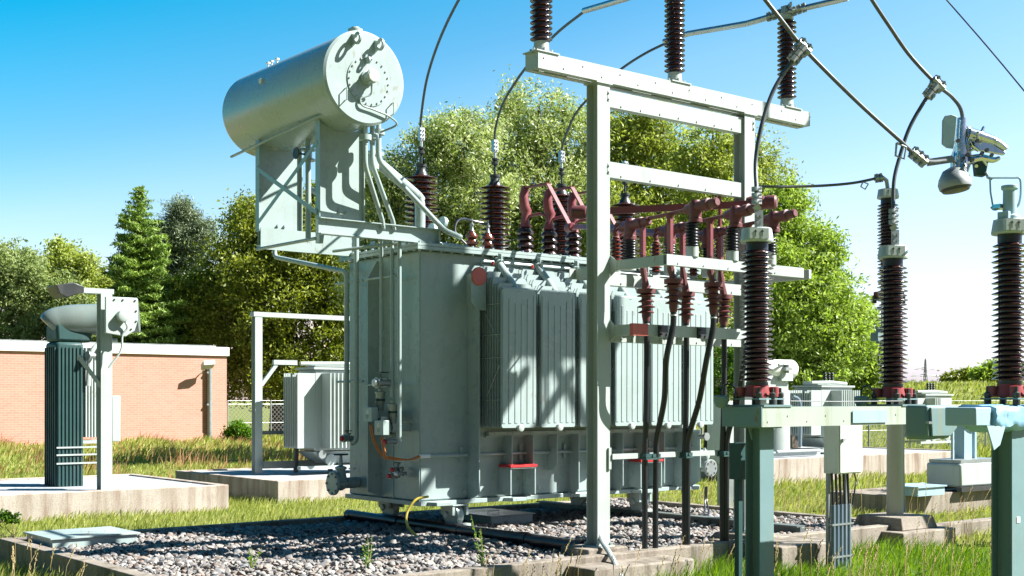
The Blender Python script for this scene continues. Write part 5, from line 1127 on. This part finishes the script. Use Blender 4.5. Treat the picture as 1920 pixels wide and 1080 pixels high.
# tall white cabinet seen behind the gantry's right post
c = q(1372, 760, 22.5)
e = thing('kiosk_cabinet', 'tall pale cabinet on legs behind the right gantry post', 'cabinet', (c.x, c.y, GZ))
part('cabinet_body', M().box((c.x-.1, c.y, zat(870, c.x, c.y)), (c.x+.5, c.y+.5, zat(752, c.x, c.y))), 'pale_grey_paint', e, bev=.01)
part('door', M().box((c.x-.08, c.y-.015, zat(866, c.x, c.y)), (c.x+.48, c.y-.003, zat(757, c.x, c.y))), 'pale_grey_paint', e); part('leg', M().box((c.x-.05, c.y+.2, GZ), (c.x+.45, c.y+.3, zat(870, c.x, c.y))), 'zinc', e)
# switch unit right behind the column
c = q(1822, 900, 22.6); z_ = .12
e = thing('switch_unit', 'weathered pale switch unit with boxy base on a dark foundation near the right edge', 'switch unit', (c.x, c.y, z_))
part('base_box', M().box((c.x-.35, c.y, z_+.08), (c.x+1.1, c.y+.7, z_+.50)), P_, e, bev=.04); part('base_box_lid', M().box((c.x-.3, c.y+.03, z_+.503), (c.x+1.05, c.y+.67, z_+.56)), 'zinc', e)
part('skid', M().box((c.x-.4, c.y-.05, z_), (c.x+1.2, c.y+.05, z_+.08)).box((c.x-.4, c.y+.6, z_), (c.x+1.2, c.y+.7, z_+.08)), 'dark_steel', e)
part('frame_bars', M().box((c.x-.12, c.y+.3, z_+.56), (c.x-.08, c.y+.34, z_+1.3)).box((c.x+.6, c.y+.3, z_+.56), (c.x+.66, c.y+.36, z_+1.5)).box((c.x+.25, c.y+.3, z_+.56), (c.x+.5, c.y+.5, z_+1.25)), 'blue_grey_paint', e)
m = M().tube([(c.x-.1, c.y+.2, z_+1.2), (c.x+.2, c.y+.2, z_+1.35), (c.x+.6, c.y+.2, z_+1.2), (c.x+.9, c.y+.2, z_+1.35)], .03, 8, 4); part('top_pipe', m, 'dark_steel', e)
c = q(1740, 902, 21.5)
e = thing('cover_box', 'flat grey metal cover box on the dark foundation right of the round column', 'cover box', (c.x, c.y, .12))
part('box_body', M().box((c.x-.3, c.y, .12), (c.x+.5, c.y+.6, .26)), 'blue_grey_paint', e); part('lid', M().box((c.x-.33, c.y-.03, .262), (c.x+.53, c.y+.63, .285)).tube([(c.x, c.y+.2, .285), (c.x+.05, c.y+.2, .32), (c.x+.2, c.y+.2, .32), (c.x+.25, c.y+.2, .285)], .008, 6), 'blue_grey_paint', e)
# ------------------------------------------------------------------ lattice pylons far away
def pylon(label, px, ytop, ybase, Y):
    X = (px-960)/F*Y; z1 = CAMZ+(HOR-ytop)/F*Y; z0 = gh(X, 200); o = Sx(X, Y, z0)
    e = thing('lattice_pylon', label, 'pylon', o); h = z1-z0; m = M(); t = .13
    def pt(f, a, b): w = (.055+(.32-.055)*(1-f)**1.2)*h*.18; return o+Vector((a*w, b*w, f*h))
    lv = [0, .2, .36, .5, .62, .72, .8, .88, .95]
    for a in (-1, 1):
        for b in (-1, 1):
            for k in range(len(lv)-1): m.tube([pt(lv[k], a, b), pt(lv[k+1], a, b)], t, 4)
            m.tube([pt(.95, a, b), o+Vector((0, 0, h))], t, 4)
    for k in range(len(lv)-1):
        for s in (0, 1):
            for sg in (-1, 1):
                A = (lambda f, x: pt(f, x, sg)) if s else (lambda f, x: pt(f, sg, x)); m.tube([A(lv[k], -1), A(lv[k+1], 1)], t*.6, 3); m.tube([A(lv[k], 1), A(lv[k+1], -1)], t*.6, 3)
    part('tower', m, 'zinc', e)
    for f, w in ((.62, .36), (.45, .30)) if False else ((.55, .42), (.72, .30)):
        m = M(); d = Vector((1, -.5, 0)).normalized()
        for s in (-1, 1): m.tube([o+Vector((0, 0, f*h+.05*h)), o+d*s*w*h+Vector((0, 0, f*h))], t*.9, 4).tube([o+Vector((0, 0, f*h-.01*h)), o+d*s*w*h+Vector((0, 0, f*h))], t*.9, 4)
        part('crossarm', m, 'zinc', e)
pylon('faint lattice pylon on the horizon between the two dark arresters', 1735, 672, 722, 520)
pylon('tiny far lattice pylon above the hedge near the right edge', 1830, 700, 722, 800)
# ------------------------------------------------------------------ trees
def leaves_mesh(name, cen, size, mat, parent, rng, per, spread, flat=.75, asp=.5, off=(0, 0, 0)):
    """leaf sized quads scattered round the clump centres"""
    n = len(cen)*per; c = np.repeat(cen, per, 0)+rng.normal(0, 1, (n, 3))*np.repeat(spread, per)[:, None]*np.array([1, 1, flat])
    d = rng.normal(0, 1, (n, 3)); d /= np.linalg.norm(d, axis=1)[:, None]; e = rng.normal(0, 1, (n, 3)); e -= d*(e*d).sum(1)[:, None]; e /= np.linalg.norm(e, axis=1)[:, None]
    s = size*rng.uniform(.6, 1.3, n)[:, None]; a = d*s; b = e*s*asp
    v = np.stack([c-a, c+b*.9, c+a, c-b*.9], 1).reshape(-1, 3)
    me = bpy.data.meshes.new(name); fast_mesh(me, v, np.arange(n*4).reshape(-1, 4), 4); me.materials.append(MAT[mat])
    o = bpy.data.objects.new(name, me); SC.collection.objects.link(o); o.parent = parent; return o
def tree(name, label, px, Y, lobes, mat, seed, clumps=260, per=34, leaf=.10, spread=.34, trunk_r=.25, hollow=.45, asp=.5, group='trees behind the yard', trunk_h=None, limb_mat='bark', flat=.75, gz=None):
    """lobes: (px, py, radius_px, aspect) in photo pixels at depth Y"""
    rng = np.random.default_rng(seed); rn = random.Random(seed); k = Y/F
    bx = (px-960)*k; gz = gh(bx, min(Y, 70)) if gz is None else gz
    e = bpy.data.objects.new(name, None); SC.collection.objects.link(e); e.location = (bx, Y, gz); tag(e, label, 'tree', group)
    L_ = []
    for l in lobes:
        x, y, r, asp_ = l[:4]; dy = l[4] if len(l) > 4 else rn.uniform(-.5, .5)*r*k
        L_.append((np.array([(x-960)*k-bx, dy, CAMZ+(HOR-y)*k-gz]), r*k, asp_))
    clumps = int(clumps*1.6); per = int(per*1.05); spread *= .66; leaf *= .70
    n0 = len(L_)
    for (c, r, a) in list(L_):
        for _ in range(3):
            t = rn.uniform(-.3, PI+.3); L_.append((c+np.array([math.cos(t)*r*.85, rn.uniform(-.5, .5)*r, abs(math.sin(t))*r*a*.9]), r*rn.uniform(.28, .42), 1))
    vol = np.array([r**2*a for _, r, a in L_]); cnt = np.maximum(4, (clumps*vol/vol.sum()).astype(int)); cs = []; sp = []
    for (c, r, a), n in zip(L_, cnt):
        d = rng.normal(0, 1, (n, 3)); d /= np.linalg.norm(d, axis=1)[:, None]; rad = r*(hollow+(1.02-hollow)*rng.random(n)**.6)*(1+.06*rng.normal(0, 1, n)+.16*np.sin(d[:, 0]*5+c[0])*np.sin(d[:, 2]*6+c[2]*2))
        p = c+d*rad[:, None]*np.array([1, .95, a]); cs.append(p); sp.append(np.full(n, spread)*rng.uniform(.55, 1.25, n))
    cen = np.concatenate(cs); sp = np.concatenate(sp); keep = cen[:, 2] > .3; cen = cen[keep]; sp = sp[keep]
    leaves_mesh('crown', cen, leaf, mat, e, rng, per, sp, flat, asp)
    # trunk and limbs
    m = M(); top = max(c[2] for c, r, a in L_); th = trunk_h or top*.25
    m.tube([(0, 0, -.3), (.05*trunk_r, 0, th*.5), (.1, .05, th)], [trunk_r*1.25, trunk_r, trunk_r*.85], 10)
    for c, r, a in L_[:n0]:
        s = Vector((.1, .05, th)); t = Vector(c); mid = s.lerp(t, .5)+Vector((rn.uniform(-.1, .1), rn.uniform(-.1, .1), -.06))*r
        end = t+Vector((0, 0, r*a*.5)); r0 = trunk_r*.6*min(1, r/2.2+.35)
        m.tube([s, mid, t, end], [r0, r0*.62, r0*.38, r0*.1], 7, 4)
        for _ in range(9):
            dd = Vector((rn.gauss(0, 1), rn.gauss(0, 1), rn.uniform(-.2, 1))).normalized(); b0 = mid.lerp(end, rn.uniform(0, .8)); b1 = b0+dd*r*rn.uniform(.5, .85); bm_ = b0.lerp(b1, .5)+Vector((rn.uniform(-.1, .1), rn.uniform(-.1, .1), rn.uniform(-.1, .15)))*r
            m.tube([b0, bm_, b1], [r0*.32, r0*.2, r0*.05], 5, 3)
    me = mesh_from('trunk', m, limb_mat); o = bpy.data.objects.new('trunk', me); SC.collection.objects.link(o); o.parent = e
    return e
tree('willow_tree', 'tall silvery green willow crown rising highest, between the brown bushings and the gantry', 1010, 44,
     [(1010, 240, 70, 1), (950, 300, 75, 1), (1060, 300, 80, 1), (985, 370, 95, 1), (1075, 400, 90, 1), (905, 380, 60, 1), (910, 470, 80, 1), (1000, 500, 110, 1), (1030, 620, 120, 1), (1090, 500, 80, 1), (970, 225, 38, 1), (1055, 225, 35, 1)], 'leaf_willow', 1, 1150, 46, .105, .36, .36, .3, .38)
tree('willow_tree', 'feathery silvery green willow behind the oil drum support and leftmost tall bushing', 800, 40,
     [(835, 260, 55, 1), (790, 300, 60, 1), (870, 290, 60, 1), (740, 355, 55, 1), (830, 370, 80, 1), (760, 430, 80, 1), (850, 470, 90, 1), (720, 430, 50, 1), (780, 560, 120, 1), (700, 350, 28, 1), (905, 245, 35, 1), (890, 380, 70, 1), (715, 500, 70, 1)], 'leaf_willow', 2, 1050, 44, .10, .32, .3, .3, .38)
tree('willow_tree', 'wide pale willow crown behind the gantry, right of the highest one', 1215, 45,
     [(1130, 250, 45, 1), (1180, 245, 60, 1), (1240, 260, 60, 1), (1150, 320, 75, 1), (1225, 340, 80, 1), (1290, 350, 55, 1), (1170, 440, 100, 1), (1260, 460, 90, 1), (1210, 600, 120, 1)], 'leaf_olive', 3, 900, 44, .11, .36, .34, .3, .42)
tree('slender_tree', 'loose olive green tree just left of the right gantry post', 1335, 42,
     [(1335, 275, 40, 1.1), (1310, 320, 45, 1), (1370, 325, 45, 1), (1340, 390, 70, 1), (1320, 480, 75, 1), (1380, 430, 55, 1), (1330, 600, 90, 1)], 'leaf_olive', 4, 620, 40, .10, .30, .26, .3, .45)
tree('slender_tree', 'airy drooping tree top right of the gantry post, above the bright ash', 1435, 46,
     [(1425, 285, 34, 1.3), (1450, 340, 36, 1.2), (1415, 360, 45, 1), (1440, 430, 50, 1), (1430, 560, 80, 1.1)], 'leaf_olive', 5, 330, 36, .10, .32, .2, .2, .4)
tree('ash_tree', 'bright fresh green ash tree right of the gantry, sloping down behind the arresters', 1480, 38,
     [(1465, 400, 55, 1), (1440, 470, 75, 1), (1500, 475, 70, 1), (1540, 540, 62, 1), (1470, 570, 95, 1), (1560, 610, 70, 1), (1520, 660, 90, 1), (1600, 650, 45, 1), (1430, 660, 80, 1), (1480, 720, 70, .7)], 'leaf_ash', 6, 1150, 44, .10, .27, .3, .3, .42)
tree('ash_tree', 'lower bright green tree beside the right foreground arrester', 1600, 41,
     [(1600, 600, 36, 1), (1625, 640, 34, 1), (1590, 680, 55, .9), (1640, 690, 32, 1), (1620, 725, 45, .7)], 'leaf_ash', 7, 380, 40, .10, .25, .16, .25, .42)
tree('oak_tree', 'broad dark oak filling the space between the fir and the big tank', 520, 67,
     [(470, 440, 50, 1), (530, 470, 70, 1), (600, 460, 80, 1), (450, 520, 80, 1), (540, 570, 100, 1), (640, 540, 90, 1), (430, 620, 80, 1), (560, 690, 100, .8), (660, 660, 90, 1), (395, 560, 60, 1), (480, 700, 80, .7)], 'leaf_oak', 8, 1500, 44, .15, .5, .4, .3, .5)
tree('oak_tree', 'yellow green leafy oak top behind the drum support legs', 665, 70,
     [(450, 415, 34, 1), (590, 400, 50, 1), (640, 390, 55, 1), (690, 440, 60, 1), (500, 410, 34, 1), (620, 480, 75, 1), (670, 560, 80, 1)], 'leaf_oak', 9, 720, 40, .16, .5, .3, .3, .5)
tree('oak_tree', 'dark leafy tree low behind the brick building near the fir', 350, 72,
     [(340, 620, 55, .9), (400, 600, 60, 1), (300, 640, 50, .8), (370, 560, 45, 1)], 'leaf_oak', 10, 420, 36, .17, .45, .3, .25, .5)
for i, (lab, px, Y, lobes, mt, n, s) in enumerate([
    ('grey green rounded tree at the left edge behind the brick building', 40, 68, [(30, 540, 65, 1), (90, 560, 55, 1), (0, 600, 70, 1), (70, 620, 70, .8), (30, 490, 35, 1), (130, 610, 55, .9)], 'leaf_bush', 760, 21),
    ('light green tree with a ragged top between the left edge tree and the fir', 130, 71, [(110, 480, 24, 1.2), (150, 500, 30, 1), (95, 520, 30, 1), (170, 540, 35, 1), (130, 580, 50, 1), (175, 600, 45, 1)], 'leaf_olive', 480, 22),
    ('dark tree filling the gap low behind the roof, left of the fir', 205, 74, [(190, 540, 34, 1), (215, 590, 45, 1), (230, 630, 40, .8), (180, 620, 45, .8)], 'leaf_oak', 330, 23)]):
    tree('background_tree', lab, px, Y, lobes, mt, s, n, 34, .15, .42, .25, .25, .5, 'trees behind the brick building')
def conifer(name, label, px, Y, ytop, ybase, halfw, mat, seed, nb, group='trees behind the brick building', full=1., leaf=.16):
    rng = np.random.default_rng(seed); k = Y/F; bx = (px-960)*k; e = bpy.data.objects.new(name, None); SC.collection.objects.link(e); gz = GZ
    e.location = (bx, Y, gz); tag(e, label, 'tree', group); H = CAMZ+(HOR-ytop)*k-gz; z0 = CAMZ+(HOR-ybase)*k-gz; hw = halfw*k
    m = M().tube([(0, 0, -.3), (0, 0, H*.5), (0, 0, H*.98)], [.28, .16, .02], 8); C_ = []; SP = []
    for i in range(nb):
        f = (i+.5)/nb; z = z0+(H-z0)*f**.9; w = hw*(1-f)**.8*1.12+.15; w *= rng.uniform(.6, 1.15); a = i*2.399+rng.uniform(-.3, .3); dr = -.10-.10*(1-f)
        n = max(3, int(w/.14)); d = np.array([math.cos(a), math.sin(a)])
        for t in np.linspace(.12, 1, n):
            lift = dr*w*t+.20*w*t*t; C_.append((d[0]*w*t, d[1]*w*t, z+lift)); SP.append(.08+.10*math.sin(math.pi*min(1, t*1.05))*min(1, w/1.4))
            if w > .9:
                for s in (-1, 1): q_ = .32*w*math.sin(math.pi*t)*rng.uniform(.5, 1); C_.append((d[0]*w*t-d[1]*s*q_, d[1]*w*t+d[0]*s*q_, z+lift-.05)); SP.append(.13)
        m.tube([(0, 0, z), (d[0]*w*.9, d[1]*w*.9, z+dr*w+.16*w)], [.035, .008], 4)
    leaves_mesh('crown', np.array(C_), leaf, mat, e, rng, 13, np.array(SP), .38, .22)
    o = bpy.data.objects.new('trunk', mesh_from('trunk', m, 'bark')); SC.collection.objects.link(o); o.parent = e; return e
conifer('fir_tree', 'pointed yellow green fir tree standing above the brick building roof', 262, 66, 352, 690, 92, 'leaf_fir', 31, 150, leaf=.15)
tree('pine_tree', 'bluish grey pine with a rounded top just right of the fir', 335, 76, [(340, 408, 28, .9), (318, 440, 34, .9), (365, 450, 34, .9), (340, 490, 45, .9), (385, 440, 20, 1), (345, 560, 55, 1)], 'leaf_pine', 32, 560, 60, .19, .42, .2, .1, .2, 'trees behind the brick building')
for i, (lab, px, Y, lb, mt) in enumerate([
    ('far hedge bush on the embankment right of the pylon', 1800, 120, [(1795, 708, 14, .8), (1815, 706, 13, .8), (1780, 712, 9, .8)], 'leaf_oak'),
    ('far rounded bush on the embankment near the right edge', 1850, 110, [(1840, 703, 15, .9), (1860, 700, 17, .9), (1880, 706, 16, .9)], 'leaf_ash'),
    ('far green bush on the embankment at the very right edge', 1920, 105, [(1905, 700, 18, .9), (1930, 696, 20, .9)], 'leaf_bush')]):
    tree('far_bush', lab, px, Y, lb, mt, 50+i, 150, 30, .22, .4, .1, .2, .5, 'bushes on the embankment', trunk_h=.4, gz=gh((px-960)/F*Y, 84)-.1)
for i, (lab, px, Y, lb, mt) in enumerate([
    ('bushy green shrub at the foot of the fence right of the brick wall', 450, 58, [(446, 806, 8, 1.5), (433, 816, 7, 1), (462, 814, 8, 1.1)], 'leaf_fresh'),
    ('leafy green bush seen between the black cables and the dark arrester', 1365, 30, [(1360, 700, 28, 1.2), (1385, 720, 26, 1), (1350, 740, 24, 1), (1370, 660, 20, 1)], 'leaf_fresh'),
    ('dark green nettle clump at the left edge near the gravel corner', 10, 17.6, [(5, 985, 22, 1), (-12, 1000, 28, 1), (25, 1005, 16, 1)], 'leaf_fresh')]):
    tree('shrub', lab, px, Y, lb, mt, 60+i, 110, 30, [.11, .06, .035][i], [.22, .12, .06][i], .03, .1, .5, 'shrubs in the yard', trunk_h=.1)
# ------------------------------------------------------------------ grass
def in_excl(u, v):
    k = np.zeros(len(u), bool)
    for a, b, c, d in EXCL: k |= (u > a) & (u < c) & (v > b) & (v < d)
    return k
def grass(name, label, Y0, Y1, dens, h, w, mat, seed, region=None, lean=.25, seg=3, patch=None):
    rng = np.random.default_rng(seed); A = (Y1-Y0)*(Y0+Y1)*.51; N = int(A*dens)
    y = np.sqrt(rng.uniform(Y0**2, Y1**2, N)); x = y*rng.uniform(-.52, .50, N)
    if region: k = region(x, y); x, y = x[k], y[k]
    dx, dy = x-OX, y-OY; u = CO*dx+SI*dy; v = -SI*dx+CO*dy; k = ~in_excl(u, v); x, y = x[k], y[k]
    if patch is not None:
        f = np.sin(x*1.3+seed)*np.sin(y*.9+x*.4)+.5*np.sin(x*3.1-y*1.7+seed); k = f > patch; x, y = x[k], y[k]
    N = len(x); hh = h*rng.uniform(.35, 1.25, N)*(1+.3*np.sin(x*1.9+y*.7)); ww = w*rng.uniform(.6, 1.3, N); a = rng.uniform(0, 2*np.pi, N)
    lx = rng.normal(lean, .22, N)*hh; ly = rng.normal(0, .2, N)*hh; z = np.array([gh(a_, b_) for a_, b_ in zip(x, y)])
    sx, sy = np.cos(a)*ww/2, np.sin(a)*ww/2; P = []
    for t, wf in ((0, 1), (.45, .85), (.8, .5)):
        cx, cy, cz = x+lx*t*t, y+ly*t*t, z+hh*(t-.18*t*t); P += [np.stack([cx-sx*wf, cy-sy*wf, cz], 1), np.stack([cx+sx*wf, cy+sy*wf, cz], 1)]
    P.append(np.stack([x+lx, y+ly, z+hh*.82], 1)); P.append(P[-1]+np.array([0, 0, .002]))
    V = np.stack(P, 1).reshape(-1, 3); fq = np.array([(0, 1, 3, 2), (2, 3, 5, 4), (4, 5, 7, 6)]); Fq = (fq[None]+8*np.arange(N)[:, None, None]).reshape(-1, 4)
    me = bpy.data.meshes.new(name); fast_mesh(me, V, Fq, 4); me.materials.append(MAT[mat]); o = bpy.data.objects.new(name, me); SC.collection.objects.link(o)
    tag(o, label, 'grass', kind='stuff'); return o
RFx = lambda x, y: (x > .3+0*y) & (y < 18)
grass('fresh_grass', 'lush bright green grass in the right foreground', 11.2, 16.5, 620, .21, .011, 'fresh_grass', 101, lambda x, y: x > 1.0)
grass('fresh_grass', 'rough green grass at the left foreground edge', 11.2, 17.5, 420, .24, .010, 'grass_blade', 106, lambda x, y: x <= 1.0)
grass('meadow_grass', 'sunlit yellowish meadow grass between the foundations', 16.5, 26, 260, .15, .016, 'grass_blade', 102)
grass('meadow_grass', 'sunlit meadow grass farther back in the yard', 26, 40, 100, .20, .028, 'grass_blade', 103)
grass('far_grass', 'distant meadow grass up to the brick building and trees', 40, 66, 30, .35, .06, 'grass_blade', 104)
grass('far_grass', 'bright meadow grass on the rising bank at far right', 66, 96, 22, .35, .09, 'grass_blade', 107, lambda x, y: x > 5)
grass('red_grass', 'patches of reddish dry grass before the brick building', 30, 60, 22, .55, .03, 'red_grass', 105, lambda x, y: x < -5, patch=.35)
def seedy(label, n, seed, reg, hh):
    rn = random.Random(seed); m = M(); h = M()
    for _ in range(n):
        x, y = reg(rn); s = Sx(x, y)
        if in_excl(np.array([s.x]), np.array([s.y]))[0]: continue
        z = gh(x, y); H = hh*rn.uniform(.6, 1.2); l = rn.uniform(-.05, .35)*H; top = Vector((s.x+l*.8, s.y-l*.5, z+H)); md = Vector((s.x+l*.2, s.y-l*.12, z+H*.55))
        m.tube([Vector((s.x, s.y, z)), md, top], [.004, .003, .002], 3)
        dd = (top-md).normalized()
        for k in range(7):
            c = top-dd*.022*k; o_ = Vector((rn.uniform(-.012, .012), rn.uniform(-.012, .012), 0))
            h.lathe([(.001, -.014), (.006, 0), (.001, .016)], c+o_, dd+o_*8, 4)
    a = single('tall_grass_stalks', m, 'seed_head', label, 'grass', kind='stuff', ang=180); single('seed_heads', h, 'seed_head', label.replace('stalks', 'seed heads'), 'grass', kind='stuff', ang=180)
seedy('thin pale stalks of tall grass standing along the front of the pit', 190, 1, lambda r: (lambda Y: (r.uniform(-.40, .40)*Y, Y))(r.uniform(11.6, 14.5)), .5)
seedy('thin pale stalks of tall grass among the foundations at right', 260, 2, lambda r: (lambda Y: (r.uniform(.10, .42)*Y, Y))(r.uniform(16, 27)), .5)
def weed(label, px, Y, h, seed, n=16):
    """leafy weed: stem with paired leaves"""
    rn = random.Random(seed); s = Sx((px-960)/F*Y, Y); e = thing('weed', label, 'plant', (s.x, s.y, GZ if not in_excl(np.array([s.x]), np.array([s.y]))[0] else 0), 'weeds along the kerb')
    b = Vector((s.x, s.y, e.location.z)); m = M(); lf = M()
    for st in range(3):
        l = Vector((rn.uniform(-.12, .12), rn.uniform(-.12, .12), h*rn.uniform(.7, 1))); m.tube([b, b+l*.5+Vector((.01, 0, 0)), b+l], [.006, .004, .002], 5, 3)
        for k in range(n):
            p = b+l*(.15+.8*k/n); a = rn.uniform(0, 6.28); d = Vector((math.cos(a), math.sin(a), rn.uniform(.2, .8))).normalized()*rn.uniform(.05, .12)*(1.2-k/n); t = d.cross(Vector((0, 0, 1))).normalized()*.012
            lf.add([p, p+d*.5+t, p+d, p+d*.5-t], [(0, 1, 2, 3)])
    part('stem', m, 'grass_blade', e); part('leaves', lf, 'leaf_fresh', e)
weed('leafy weed with upright stems growing in front of the drain pipe', 905, 12.9, .62, 1, 22)
weed('thin weed growing in front of the left gantry post footing', 1040, 12.6, .4, 2)
weed('weed growing through the gravel edge left of the pipe end', 690, 12.9, .35, 3)
weed('small weed at the near edge of the gravel pit left of centre', 470, 12.95, .3, 4)
weed('weed between the duct pipes and the foreground post', 1330, 12.2, .4, 5)
weed('bushy weed at the foot of the white cabinet conduits', 1545, 13.5, .4, 6, 24)
weed('weed in front of the stepped footing at right', 1720, 13.4, .42, 7, 24)
